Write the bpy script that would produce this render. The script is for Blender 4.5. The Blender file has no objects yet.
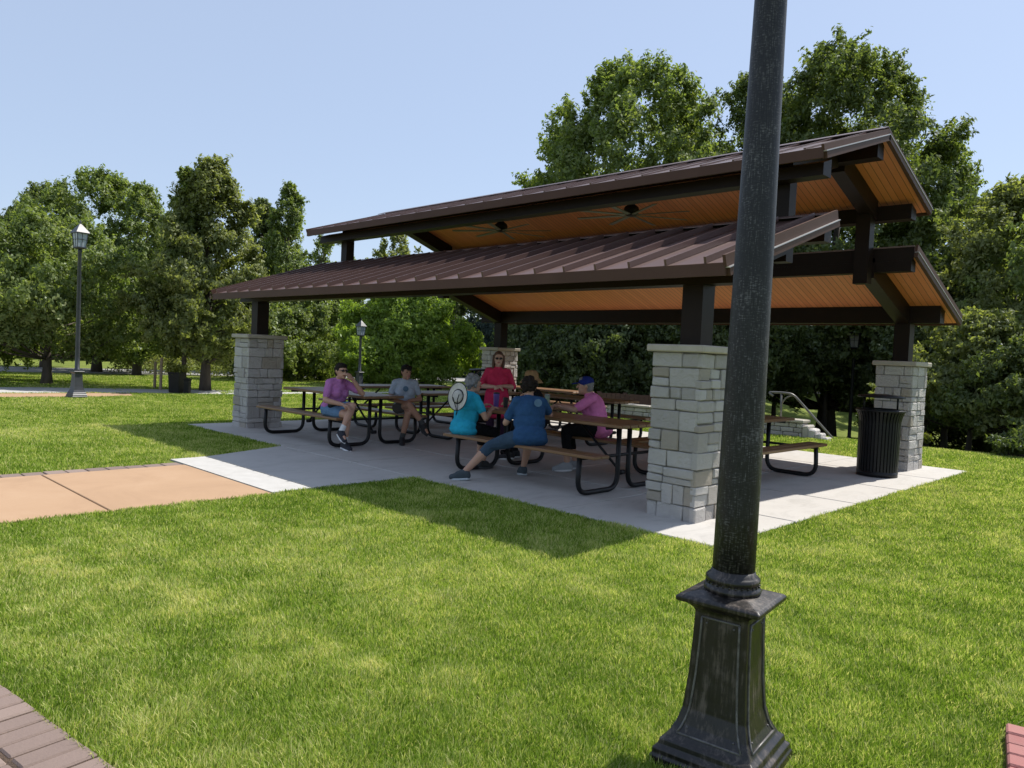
import bpy, bmesh, math, random
import numpy as np
from mathutils import Vector, Matrix, noise

R = math.radians
random.seed(7)
SC = bpy.context.scene
COL = SC.collection

# ------------------------------------------------------------------ camera
CAM = Vector((3.8792, -6.4974, 1.5045))
YAW, PITCH, ROLL, FPX = R(44.4306), R(-2.1755), R(2.5205), 752.37
fwd = Vector((-math.sin(YAW) * math.cos(PITCH), math.cos(YAW) * math.cos(PITCH), math.sin(PITCH)))
rgt = Vector((math.cos(YAW), math.sin(YAW), 0))
upv = rgt.cross(fwd)
rr = rgt * math.cos(ROLL) + upv * math.sin(ROLL)
uu = -rgt * math.sin(ROLL) + upv * math.cos(ROLL)
cd = bpy.data.cameras.new('camera')
cam = bpy.data.objects.new('camera', cd)
COL.objects.link(cam)
cd.sensor_width = 36
cd.lens = FPX / 1024 * 36
cd.clip_start = 0.05
cd.clip_end = 2000
m3 = Matrix((rr, uu, -fwd)).transposed()
cam.matrix_world = Matrix.Translation(CAM) @ m3.to_4x4()
SC.camera = cam

# ------------------------------------------------------------------ sky, sun, exposure
SUN = Vector((0.135, 0.71, 1.0)).normalized()
W = bpy.data.worlds.new('World')
SC.world = W
W.use_nodes = True
nt = W.node_tree
sky = nt.nodes.new('ShaderNodeTexSky')
sky.sky_type = 'NISHITA'
sky.sun_disc = False
sky.sun_elevation = math.asin(SUN.z)
sky.sun_rotation = math.atan2(SUN.x, SUN.y)
sky.air_density = 1.0
sky.dust_density = 0.7
sky.ozone_density = 2.2
bg = nt.nodes['Background']
bg.inputs['Strength'].default_value = 0.117
hz = nt.nodes.new('ShaderNodeMix')
hz.data_type = 'RGBA'
hz.inputs[0].default_value = 0.70
hz.inputs[7].default_value = (2.60, 3.08, 4.02, 1)      # even summer haze over the whole sky
nt.links.new(sky.outputs[0], hz.inputs[6])
nt.links.new(hz.outputs[2], bg.inputs['Color'])
sd = bpy.data.lights.new('sun', 'SUN')
sd.energy = 4.0
sd.angle = R(0.55)
sd.color = (1.0, 0.95, 0.87)
so = bpy.data.objects.new('sun', sd)
COL.objects.link(so)
so.rotation_euler = SUN.to_track_quat('Z', 'Y').to_euler()
so.location = (0, 0, 30)
SC.view_settings.view_transform = 'Standard'
SC.view_settings.look = 'None'
SC.view_settings.exposure = 0.78
SC.view_settings.gamma = 1.0
SC.render.engine = 'CYCLES'
SC.cycles.max_bounces = 7
SC.cycles.diffuse_bounces = 4
SC.cycles.transmission_bounces = 4
SC.cycles.use_denoising = True


# ------------------------------------------------------------------ helpers
def mat(name, col, rough=0.6, metal=0.0, spec=0.5):
    m = bpy.data.materials.new(name)
    m.use_nodes = True
    b = m.node_tree.nodes['Principled BSDF']
    b.inputs['Base Color'].default_value = (*col, 1)
    b.inputs['Roughness'].default_value = rough
    b.inputs['Metallic'].default_value = metal
    b.inputs['Specular IOR Level'].default_value = spec
    return m


def N(m, t, **kw):
    n = m.node_tree.nodes.new(t)
    for k, v in kw.items():
        if k in n.inputs:
            n.inputs[k].default_value = v
        else:
            setattr(n, k, v)
    return n


def L(m, a, b):
    m.node_tree.links.new(a, b)


def ramp(m, fac, stops):
    r = N(m, 'ShaderNodeValToRGB')
    els = r.color_ramp.elements
    while len(els) < len(stops):
        els.new(0.5)
    for e, (p, c) in zip(els, stops):
        e.position = p
        e.color = (*c, 1)
    L(m, fac, r.inputs['Fac'])
    return r.outputs['Color']


def coords(m, scale=(1, 1, 1), kind='Object', rot=(0, 0, 0)):
    tc = N(m, 'ShaderNodeTexCoord')
    mp = N(m, 'ShaderNodeMapping')
    mp.inputs['Scale'].default_value = scale
    mp.inputs['Rotation'].default_value = rot
    L(m, tc.outputs[kind], mp.inputs['Vector'])
    return mp.outputs['Vector']


def nz(m, vec, scale, detail=4, rough=0.6, dist=0.0):
    n = N(m, 'ShaderNodeTexNoise')
    n.inputs['Scale'].default_value = scale
    n.inputs['Detail'].default_value = detail
    n.inputs['Roughness'].default_value = rough
    n.inputs['Distortion'].default_value = dist
    L(m, vec, n.inputs['Vector'])
    return n.outputs['Fac']


def bump(m, h, strength=0.3, dist=0.01):
    b = N(m, 'ShaderNodeBump')
    b.inputs['Strength'].default_value = strength
    b.inputs['Distance'].default_value = dist
    L(m, h, b.inputs['Height'])
    L(m, b.outputs['Normal'], m.node_tree.nodes['Principled BSDF'].inputs['Normal'])


def mixc(m, fac, a, b, mode='MIX'):
    x = N(m, 'ShaderNodeMix')
    x.data_type = 'RGBA'
    x.blend_type = mode
    for s, v in ((0, fac), (6, a), (7, b)):
        if hasattr(v, 'node'):
            L(m, v, x.inputs[s])
        elif isinstance(v, tuple):
            x.inputs[s].default_value = (*v, 1)
        else:
            x.inputs[s].default_value = v
    return x.outputs[2]


def setc(m, out, sock='Base Color'):
    L(m, out, m.node_tree.nodes['Principled BSDF'].inputs[sock])


def attr(m, name):
    a = N(m, 'ShaderNodeAttribute')
    a.attribute_name = name
    return a


def math_(m, op, a, b=None):
    x = N(m, 'ShaderNodeMath')
    x.operation = op
    for i, v in enumerate((a, b)):
        if v is None:
            continue
        if hasattr(v, 'node'):
            L(m, v, x.inputs[i])
        else:
            x.inputs[i].default_value = v
    return x.outputs[0]


def speckle(name, a, b, scale, rough=0.7, bumps=0.2, bscale=None, stretch=(1, 1, 1), metal=0.0, dist=0.01, spec=0.5, detail=6):
    m = mat(name, a, rough, metal, spec)
    v = coords(m, stretch)
    f = nz(m, v, scale, detail, 0.65)
    setc(m, ramp(m, f, [(0.3, a), (0.7, b)]))
    if bumps:
        bump(m, nz(m, v, bscale or scale * 3, 6), bumps, dist)
    return m


# materials
M = {}
M['steel'] = speckle('dark_bronze_steel', (0.013, 0.0078, 0.006), (0.018, 0.011, 0.0085), 3, 0.45, 0.03, spec=0.14)
M['roof'] = speckle('brown_roof_metal', (0.088, 0.049, 0.041), (0.108, 0.061, 0.052), 1.2, 0.40, 0.02, spec=0.5)
M['trim'] = speckle('brown_trim_metal', (0.082, 0.045, 0.033), (0.098, 0.055, 0.041), 2.0, 0.5, 0.02, spec=0.1)

M['flash'] = mat('brown_flashing', (0.15, 0.098, 0.085), 0.4, 0, .5)
M['drip'] = mat('bare_metal_drip_edge', (0.42, 0.40, 0.39), 0.35, 0.3)
m = mat('pine_boards', (0.4, 0.17, 0.05), 0.5)
v = coords(m)
sx = N(m, 'ShaderNodeSeparateXYZ')
L(m, v, sx.inputs[0])
bx_ = math_(m, 'MULTIPLY', sx.outputs['X'], 1 / 0.088)
fl = math_(m, 'FLOOR', bx_)
fr = math_(m, 'FRACT', bx_)
wn = N(m, 'ShaderNodeTexWhiteNoise')
wn.noise_dimensions = '1D'
L(m, fl, wn.inputs['W'])
grain = nz(m, coords(m, (26, 1.4, 26)), 1.6, 5, 0.6, 0.5)
base = ramp(m, wn.outputs['Value'], [(0.0, (0.64, 0.215, 0.078)), (0.5, (0.71, 0.24, 0.088)), (1.0, (0.77, 0.28, 0.108))])
c = mixc(m, math_(m, 'MULTIPLY', grain, 0.42), base, (0.40, 0.14, 0.045))
edge = math_(m, 'LESS_THAN', math_(m, 'ABSOLUTE', math_(m, 'SUBTRACT', fr, 0.5)), 0.455)
c = mixc(m, edge, (0.20, 0.075, 0.03), c)
setc(m, c)
bump(m, edge, 0.5, 0.006)
M['pine'] = m

m = mat('limestone', (0.5, 0.48, 0.43), 0.85)
a = attr(m, 'rnd')
v = coords(m)
n1 = nz(m, v, 9, 6, 0.7)
base = ramp(m, a.outputs['Fac'], [(0.0, (0.50, 0.47, 0.44)), (0.4, (0.61, 0.58, 0.55)), (0.75, (0.70, 0.67, 0.64)), (0.92, (0.52, 0.47, 0.40)), (1.0, (0.48, 0.42, 0.34))])
c = mixc(m, math_(m, 'MULTIPLY', n1, 0.45), base, (0.38, 0.345, 0.31))
c = mixc(m, math_(m, 'GREATER_THAN', a.outputs['Fac'], -0.5), (0.30, 0.275, 0.235), c)
setc(m, c)
bump(m, nz(m, v, 22, 8, 0.78), 1.0, 0.05)
M['stone'] = m
M['cap'] = speckle('limestone_cap', (0.36, 0.325, 0.265), (0.44, 0.40, 0.335), 7, 0.85, 0.4, 30, dist=0.006)

m = mat('concrete', (0.4, 0.4, 0.38), 0.85)
v = coords(m)
n1 = nz(m, v, 1.1, 5, 0.6)
n2 = nz(m, v, 40, 4, 0.7)
c = ramp(m, n1, [(0.25, (0.40, 0.378, 0.35)), (0.75, (0.475, 0.452, 0.42))])
c = mixc(m, math_(m, 'MULTIPLY', n2, 0.3), c, (0.33, 0.32, 0.30))
st = nz(m, coords(m, (1.6, 0.8, 1)), 2.3, 6, 0.75, 0.8)
c = mixc(m, ramp(m, st, [(0.50, (0, 0, 0)), (0.72, (0.55, 0.55, 0.55))]), c, (0.27, 0.255, 0.23))
setc(m, c)
bump(m, nz(m, coords(m, (60, 8, 10)), 4, 4), 0.15, 0.004)
M['concrete'] = m
M['band'] = speckle('pale_concrete', (0.385, 0.375, 0.355), (0.45, 0.44, 0.42), 6, 0.85, 0.15, 60, dist=0.004)

m = mat('tan_concrete', (0.5, 0.28, 0.15), 0.85)
v = coords(m)
n1 = nz(m, v, 1.3, 6, 0.65, 0.6)
n2 = nz(m, v, 55, 5, 0.75)
c = ramp(m, n1, [(0.25, (0.325, 0.205, 0.118)), (0.5, (0.385, 0.248, 0.145)), (0.8, (0.425, 0.285, 0.175))])
c = mixc(m, math_(m, 'MULTIPLY', n2, 0.3), c, (0.25, 0.145, 0.085))
setc(m, c)
bump(m, nz(m, v, 90, 4), 0.25, 0.004)
M['tan'] = m

m = mat('clay_brick', (0.25, 0.15, 0.12), 0.85)
a = attr(m, 'rnd')
v = coords(m)
base = ramp(m, a.outputs['Fac'], [(0.0, (0.145, 0.104, 0.088)), (0.5, (0.19, 0.138, 0.117)), (1.0, (0.24, 0.178, 0.150))])
n1 = nz(m, v, 14, 7, 0.7)
c = mixc(m, math_(m, 'MULTIPLY', n1, 0.6), base, (0.21, 0.155, 0.13))
setc(m, c)
bump(m, nz(m, v, 60, 6, 0.7), 0.5, 0.006)
M['brick'] = m
m = m.copy()
m.name = 'red_brick'
for n_ in m.node_tree.nodes:
    if n_.type == 'VALTORGB':
        for e_, c_ in zip(n_.color_ramp.elements, ((0.27, 0.075, 0.072), (0.31, 0.092, 0.088), (0.36, 0.12, 0.11))):
            e_.color = (*c_, 1)
M['redbrick'] = m

# brushed, weathered lamp post finish: crossing fine scratches over dark bronze
m = mat('brushed_bronze_black', (0.02, 0.016, 0.015), 0.42, 0.0, 0.35)
tc = N(m, 'ShaderNodeTexCoord')
sx = N(m, 'ShaderNodeSeparateXYZ')
m.node_tree.nodes['Principled BSDF'].inputs['Coat Weight'].default_value = .08
m.node_tree.nodes['Principled BSDF'].inputs['Coat Roughness'].default_value = .28
L(m, tc.outputs['Object'], sx.inputs[0])
ang = math_(m, 'ARCTAN2', sx.outputs['Y'], sx.outputs['X'])
cv = N(m, 'ShaderNodeCombineXYZ')
L(m, math_(m, 'MULTIPLY', ang, 15.0), cv.inputs[0])
L(m, math_(m, 'MULTIPLY', sx.outputs['Z'], 18.0), cv.inputs[1])
f1 = nz(m, cv.outputs[0], 1.0, 3, 0.6)
cw = N(m, 'ShaderNodeCombineXYZ')
L(m, math_(m, 'MULTIPLY', ang, 4.5), cw.inputs[0])
L(m, math_(m, 'MULTIPLY', sx.outputs['Z'], 190.0), cw.inputs[1])
f2 = nz(m, cw.outputs[0], 1.0, 3, 0.6)
f3 = nz(m, tc.outputs['Object'], 7.0, 5, 0.7)
t = math_(m, 'MULTIPLY', math_(m, 'ADD', f1, f2), 0.5)
t = math_(m, 'ADD', math_(m, 'MULTIPLY', t, 0.8), math_(m, 'MULTIPLY', f3, 0.25))
setc(m, ramp(m, t, [(0.43, (0.0045, 0.0045, 0.005)), (0.55, (0.015, 0.0145, 0.016)), (0.66, (0.125, 0.122, 0.13))]))
setc(m, ramp(m, t, [(0.4, (0.42, 0.42, 0.42)), (0.7, (0.62, 0.62, 0.62))]), 'Roughness')
bump(m, t, 0.25, 0.003)
M['post'] = m
m = mat('worn_bronze_black', (0.02, 0.017, 0.016), 0.36, 0.0, 0.5)
f1 = nz(m, coords(m, (70, 70, 5)), 1.0, 4, 0.65)
f2 = nz(m, coords(m, (1, 1, 1)), 9.0, 6, 0.7)
t = math_(m, 'ADD', math_(m, 'MULTIPLY', f1, 0.55), math_(m, 'MULTIPLY', f2, 0.5))
setc(m, ramp(m, t, [(0.40, (0.004, 0.0036, 0.0036)), (0.54, (0.014, 0.011, 0.0098)), (0.68, (0.10, 0.080, 0.068))]))
setc(m, ramp(m, f2, [(0.35, (0.30, 0.30, 0.30)), (0.7, (0.50, 0.50, 0.50))]), 'Roughness')
bump(m, t, 0.22, 0.003)
M['pedestal'] = m
M['worn_edge'] = speckle('worn_metal_edge', (0.05, 0.047, 0.046), (0.16, 0.15, 0.145), 40, 0.4, 0.1)
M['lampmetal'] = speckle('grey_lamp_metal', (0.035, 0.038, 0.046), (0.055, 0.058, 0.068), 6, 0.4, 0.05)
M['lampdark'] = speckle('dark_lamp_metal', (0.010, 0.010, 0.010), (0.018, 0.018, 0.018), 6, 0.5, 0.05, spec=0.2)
M['glass_shaded'] = mat('shaded_lamp_glass', (0.10, 0.10, 0.095), 0.4)  # darker copy of the lamp glass: tree shade put into the colour
M['glass'] = mat('frosted_lamp_glass', (0.36, 0.41, 0.46), 0.25)
M['black'] = speckle('black_powder_coat', (0.010, 0.010, 0.011), (0.014, 0.014, 0.015), 8, 0.42, 0.03, spec=0.25)
M['rail'] = speckle('grey_steel_rail', (0.13, 0.125, 0.115), (0.18, 0.172, 0.155), 8, 0.45, 0.05, metal=0.3)

m = mat('brown_table_planks', (0.22, 0.12, 0.06), 0.36)
a = attr(m, 'rnd')
v = coords(m, (1.2, 30, 30))
g_ = nz(m, v, 1.5, 5, 0.6, 0.4)
base = ramp(m, a.outputs['Fac'], [(0, (0.20, 0.105, 0.048)), (1, (0.29, 0.165, 0.08))])
c = mixc(m, math_(m, 'MULTIPLY', g_, 0.5), base, (0.13, 0.068, 0.034))
setc(m, c)
bump(m, g_, 0.15, 0.003)
M['plank'] = m
M['bark'] = speckle('bark', (0.055, 0.042, 0.032), (0.13, 0.105, 0.085), 6, 0.95, 0.8, 14, (1, 1, 0.25), dist=0.03)
M['darkbark'] = speckle('dark_bark', (0.03, 0.024, 0.019), (0.07, 0.056, 0.045), 6, 0.95, 0.8, 14, (1, 1, 0.25), dist=0.03)
M['stake'] = speckle('weathered_stake', (0.24, 0.17, 0.11), (0.34, 0.26, 0.18), 5, 0.85, 0.3, 20, (1, 1, 0.1))
M['fence'] = speckle('brown_fence_boards', (0.085, 0.042, 0.026), (0.13, 0.068, 0.042), 6, 0.85, 0.3, 20, (1, 1, 0.1))
M['mulch'] = speckle('bark_mulch', (0.05, 0.033, 0.022), (0.11, 0.07, 0.045), 30, 0.95, 0.8, 60, dist=0.03)
M['road'] = speckle('asphalt_road', (0.24, 0.235, 0.225), (0.30, 0.29, 0.28), 3, 0.9, 0.2, 60)


def leafmat(name, lo, mid, hi, trans=0.42, tint=(1.2, 1.28, 0.55), gloss=0.02):
    m = bpy.data.materials.new(name)
    m.use_nodes = True
    nt = m.node_tree
    for n in list(nt.nodes):
        if n.type != 'OUTPUT_MATERIAL':
            nt.nodes.remove(n)
    out = [n for n in nt.nodes if n.type == 'OUTPUT_MATERIAL'][0]
    a = attr(m, 'rnd')
    col = ramp(m, a.outputs['Fac'], [(0.0, lo), (0.5, mid), (1.0, hi)])
    d = N(m, 'ShaderNodeBsdfDiffuse')
    L(m, col, d.inputs['Color'])
    tr = N(m, 'ShaderNodeBsdfTranslucent')
    L(m, mixc(m, 1.0, col, tint, 'MULTIPLY'), tr.inputs['Color'])
    mx = N(m, 'ShaderNodeMixShader')
    mx.inputs[0].default_value = trans
    L(m, d.outputs[0], mx.inputs[1])
    L(m, tr.outputs[0], mx.inputs[2])
    gl = N(m, 'ShaderNodeBsdfGlossy')
    gl.inputs['Roughness'].default_value = 0.48
    gl.inputs['Color'].default_value = (0.9, 0.95, 1, 1)
    m2 = N(m, 'ShaderNodeMixShader')
    m2.inputs[0].default_value = gloss
    L(m, mx.outputs[0], m2.inputs[1])
    L(m, gl.outputs[0], m2.inputs[2])
    L(m, m2.outputs[0], out.inputs['Surface'])
    return m


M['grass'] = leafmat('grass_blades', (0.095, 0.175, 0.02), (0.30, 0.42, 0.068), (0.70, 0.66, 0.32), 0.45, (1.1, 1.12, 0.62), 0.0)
M['leaf_shade'] = leafmat('leaves_shade', (0.046, 0.070, 0.022), (0.098, 0.130, 0.042), (0.20, 0.225, 0.09), .5)  # darker leaf tones: shade below the big trees put into the colour
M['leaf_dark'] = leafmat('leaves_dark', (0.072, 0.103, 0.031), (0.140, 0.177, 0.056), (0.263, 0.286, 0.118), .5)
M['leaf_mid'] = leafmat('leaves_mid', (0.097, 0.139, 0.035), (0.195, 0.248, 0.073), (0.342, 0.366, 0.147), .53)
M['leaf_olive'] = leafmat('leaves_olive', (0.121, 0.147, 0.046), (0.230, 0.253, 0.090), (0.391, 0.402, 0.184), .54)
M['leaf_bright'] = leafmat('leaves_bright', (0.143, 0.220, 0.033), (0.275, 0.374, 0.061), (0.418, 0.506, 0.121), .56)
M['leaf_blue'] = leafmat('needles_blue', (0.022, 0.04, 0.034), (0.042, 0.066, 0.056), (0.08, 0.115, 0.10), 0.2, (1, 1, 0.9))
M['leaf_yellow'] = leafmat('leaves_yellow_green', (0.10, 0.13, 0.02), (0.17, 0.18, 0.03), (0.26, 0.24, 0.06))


def link(name, me, parent=None, m=None, smooth=False):
    o = bpy.data.objects.new(name, me)
    COL.objects.link(o)
    if m is not None:
        me.materials.append(m if not isinstance(m, str) else M[m])
    if parent is not None:
        o.parent = parent
    if smooth:
        me.polygons.foreach_set('use_smooth', [True] * len(me.polygons))
    return o


def obj(name, bm, m, parent=None, smooth=False):
    me = bpy.data.meshes.new(name)
    bmesh.ops.recalc_face_normals(bm, faces=bm.faces)
    bm.to_mesh(me)
    bm.free()
    return link(name, me, parent, m, smooth)


def thing(name, label, cat, loc=(0, 0, 0), rz=0.0, group=None):
    o = bpy.data.objects.new(name, None)
    COL.objects.link(o)
    o.empty_display_size = 0.1
    o.location = loc
    o.rotation_euler = (0, 0, rz)
    o['label'] = label
    o['category'] = cat
    if group:
        o['group'] = group
    return o


def tag(o, label, cat, group=None, kind=None):
    if label:
        o['label'] = label
    if cat:
        o['category'] = cat
    if group:
        o['group'] = group
    if kind:
        o['kind'] = kind
    return o


def dup(root, loc, rz, label, group=None):
    r = root.copy()
    COL.objects.link(r)
    r.location = loc
    r.rotation_euler = (0, 0, rz)
    r['label'] = label
    if group:
        r['group'] = group
    for ch in list(root.children):
        c = ch.copy()
        COL.objects.link(c)
        c.parent = r
        for g in ch.children:
            d = g.copy()
            COL.objects.link(d)
            d.parent = c
    return r


def box(bm, x0, x1, y0, y1, z0, z1, bev=0.0, mtx=None):
    r = bmesh.ops.create_cube(bm, size=1)
    vs = r['verts']
    for v in vs:
        v.co = Vector(((x0 + x1) / 2 + v.co.x * (x1 - x0), (y0 + y1) / 2 + v.co.y * (y1 - y0), (z0 + z1) / 2 + v.co.z * (z1 - z0)))
    if bev:
        es = list({e for v in vs for e in v.link_edges})
        rb = bmesh.ops.bevel(bm, geom=es, offset=bev, segments=1, affect='EDGES', profile=0.5)
        vs = list({v for f in rb['faces'] for v in f.verts} | {v for v in vs if v.is_valid})
    if mtx is not None:
        for v in vs:
            v.co = mtx @ v.co
    return vs


def prism(bm, poly, x0, x1):
    """poly: list of (y,z) extruded along X"""
    a = [bm.verts.new((x0, y, z)) for y, z in poly]
    b = [bm.verts.new((x1, y, z)) for y, z in poly]
    n = len(poly)
    bm.faces.new(a)
    bm.faces.new(b[::-1])
    for i in range(n):
        bm.faces.new((a[i], a[(i + 1) % n], b[(i + 1) % n], b[i]))
    return a + b


def tube(bm, pts, rad, seg=10, closed=False):
    pts = [Vector(p) for p in pts]
    n = len(pts)
    rads = rad if isinstance(rad, (list, tuple)) else [rad] * n
    rings = []
    ref = None
    for i, p in enumerate(pts):
        d = (pts[min(i + 1, n - 1)] - pts[max(i - 1, 0)]).normalized()
        if ref is None:
            ref = Vector((0, 0, 1)) if abs(d.z) < 0.9 else Vector((1, 0, 0))
        x = ref - d * ref.dot(d)
        if x.length < 1e-4:
            x = d.orthogonal()
        x.normalize()
        ref = x
        y = d.cross(x)
        rings.append([bm.verts.new(p + (x * math.cos(2 * math.pi * k / seg) + y * math.sin(2 * math.pi * k / seg)) * rads[i]) for k in range(seg)])
    for i in range(n - 1):
        for k in range(seg):
            bm.faces.new((rings[i][k], rings[i][(k + 1) % seg], rings[i + 1][(k + 1) % seg], rings[i + 1][k]))
    bm.faces.new(rings[0][::-1])
    bm.faces.new(rings[-1])


def rounded(pts, r, seg=5):
    """polyline with rounded inner corners"""
    pts = [Vector(p) for p in pts]
    out = [pts[0]]
    for i in range(1, len(pts) - 1):
        p = pts[i]
        a = (pts[i - 1] - p)
        b = (pts[i + 1] - p)
        q = min(r, a.length * 0.49, b.length * 0.49)
        a = p + a.normalized() * q
        b = p + b.normalized() * q
        for k in range(seg + 1):
            t = k / seg
            out.append(a * (1 - t) ** 2 + p * 2 * t * (1 - t) + b * t * t)
    out.append(pts[-1])
    return out


def lathe(bm, prof, seg=24, mtx=None):
    rings = []
    for r, z in prof:
        ring = []
        for k in range(seg):
            a = 2 * math.pi * k / seg
            co = Vector((r * math.cos(a), r * math.sin(a), z))
            ring.append(bm.verts.new(mtx @ co if mtx is not None else co))
        rings.append(ring)
    for i in range(len(rings) - 1):
        for k in range(seg):
            bm.faces.new((rings[i][k], rings[i][(k + 1) % seg], rings[i + 1][(k + 1) % seg], rings[i + 1][k]))
    bm.faces.new(rings[0][::-1])
    bm.faces.new(rings[-1])


def sqloft(bm, prof, mtx=None):
    """square sections (half width, z)"""
    rings = []
    for h, z in prof:
        ring = []
        for sx, sy in ((-1, -1), (1, -1), (1, 1), (-1, 1)):
            co = Vector((sx * h, sy * h, z))
            ring.append(bm.verts.new(mtx @ co if mtx is not None else co))
        rings.append(ring)
    for i in range(len(rings) - 1):
        for k in range(4):
            bm.faces.new((rings[i][k], rings[i][(k + 1) % 4], rings[i + 1][(k + 1) % 4], rings[i + 1][k]))
    bm.faces.new(rings[0][::-1])
    bm.faces.new(rings[-1])


def set_rnd(o, vals, name='rnd'):
    at = o.data.attributes.new(name, 'FLOAT', 'POINT')
    at.data.foreach_set('value', np.asarray(vals, dtype=np.float32))


def pxpos(px, D):
    """ground position seen in picture column px at distance D"""
    a = YAW - math.atan((px - 512) / FPX)
    return CAM.x - math.sin(a) * D, CAM.y + math.cos(a) * D


def sstep(t):
    t = np.clip(t, 0, 1)
    return t * t * (3 - 2 * t)


def ground_z(x, y):
    x = np.asarray(x, float)
    y = np.asarray(y, float)
    return -1.3 * sstep((y - 9.9) / 7.5) * sstep((x + 15) / 7.0)


# ------------------------------------------------------------------ ground sheet
def axis(lo, hi, a, b, fine):
    s = [lo]
    v = a
    left = []
    st = fine
    while v > lo:
        left.append(v)
        v -= st
        st *= 1.12
    right = []
    v = a
    while v < b:
        right.append(v)
        v += fine
    st = fine
    while v < hi:
        right.append(v)
        v += st
        st *= 1.12
    return np.array(sorted(set([lo] + left + right + [hi])))


xs = axis(-600, 600, -30, 12, 0.75)
ys = axis(-300, 900, -10, 32, 0.75)
gx, gy = np.meshgrid(xs, ys, indexing='ij')
gz = ground_z(gx, gy)
V = np.stack([gx, gy, gz], -1).reshape(-1, 3)
ny = len(ys)
F = [(i * ny + j, (i + 1) * ny + j, (i + 1) * ny + j + 1, i * ny + j + 1) for i in range(len(xs) - 1) for j in range(ny - 1)]
me = bpy.data.meshes.new('ground')
me.from_pydata(V.tolist(), [], F)
m = mat('lawn_soil_and_thatch', (0.09, 0.12, 0.03), 0.95, 0, 0.1)
v = coords(m)
n1 = nz(m, v, 0.5, 5, 0.6)
n2 = nz(m, v, 60, 5, 0.8)
c = ramp(m, n1, [(0.3, (0.14, 0.19, 0.035)), (0.7, (0.24, 0.29, 0.06))])
c = mixc(m, ramp(m, n2, [(0.35, (0, 0, 0)), (0.7, (0.8, 0.8, 0.8))]), c, (0.055, 0.058, 0.022))
setc(m, c)
bump(m, n2, 0.6, 0.03)
g = link('ground', me, None, m, True)
g['kind'] = 'structure'

# ------------------------------------------------------------------ paving
PAVE = []          # convex polygons without grass


def polymesh(bm, pts, z0, z1):
    a = [bm.verts.new((x, y, z0)) for x, y in pts]
    b = [bm.verts.new((x, y, z1)) for x, y in pts]
    n = len(pts)
    bm.faces.new(b)
    for i in range(n):
        bm.faces.new((a[i], a[(i + 1) % n], b[(i + 1) % n], b[i]))


SX0, SX1, SY0, SY1 = -9.68, 0.83, -0.95, 6.83
bm = bmesh.new()
jx = [SX0, -8.0, -6.2, -4.45, -2.62, -0.9, SX1]
jy = [SY0, 0.62, 2.2, 3.75, 5.3, SY1]
gp = 0.011
for i in range(len(jx) - 1):
    for j in range(len(jy) - 1):
        box(bm, jx[i] + gp, jx[i + 1] - gp, jy[j] + gp, jy[j + 1] - gp, -0.12, 0.02, 0.008)
# the apron that leads from the slab to the walk
polymesh(bm, [(-6.29, -0.962), (-5.75, -2.29), (-3.12, -2.29), (-3.12, -0.962)], -0.12, 0.018)
o = obj('concrete_slab', bm, 'concrete')
o['kind'] = 'structure'
PAVE += [[(SX0, SY0), (SX1, SY0), (SX1, SY1), (SX0, SY1)], [(-6.33, -0.85), (-5.71, -2.4), (-3.12, -2.4), (-3.12, -0.85)]]
bm = bmesh.new()
box(bm, SX0 + 0.02, SX1 - 0.02, SY0 + 0.02, SY1 - 0.02, -0.2, 0.006)
o = obj('slab_base', bm, M['mulch'])
o['kind'] = 'structure'
bm = bmesh.new()
polymesh(bm, [(-5.76, -2.31), (-5.72, -2.76), (-3.10, -2.76), (-3.12, -2.31)], -0.12, 0.018)
o = obj('path_band', bm, 'band')
o['kind'] = 'structure'
PAVE += [[(-5.76, -2.2), (-5.72, -2.9), (-3.10, -2.9), (-3.12, -2.2)]]
bm = bmesh.new()
py = [-2.775, -4.29, -5.55, -7.2, -9, -11, -13]
for i in range(len(py) - 1):
    box(bm, -5.23, -3.06, py[i + 1] + 0.007, py[i] - 0.007, -0.12, 0.016, 0.006)
o = obj('path', bm, 'tan')
o['kind'] = 'structure'
PAVE += [[(-5.5, -2.68), (-3.06, -2.68), (-3.06, -13), (-5.5, -13)]]
# brick borders of the walk
bm = bmesh.new()
rv = []
y = -2.79
while y > -12.8:
    for x0, x1 in ((-5.45, -5.245),):
        n0 = len(bm.verts)
        z = 0.016 + random.uniform(-0.004, 0.004)
        box(bm, x0, x1 + random.uniform(-.004, .004), y - 0.2, y - 0.006, -0.1, z, 0.006)
        rv += [random.random()] * (len(bm.verts) - n0)
    y -= 0.206
o = obj('brick_path_border', bm, 'brick')
set_rnd(o, rv)
o['kind'] = 'structure'


def paving(name, rows, mtx, m, z):
    bm = bmesh.new()
    rv = []
    for x0, x1, y0, y1 in rows:
        n0 = len(bm.verts)
        zz = z + random.uniform(-0.003, 0.003)
        box(bm, x0 + .004, x1 - .004, y0 + .004, y1 - .004, -0.1, zz, 0.007, mtx)
        rv += [random.random()] * (len(bm.verts) - n0)
    o = obj(name, bm, m)
    set_rnd(o, rv)
    o['kind'] = 'structure'
    return o


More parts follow.
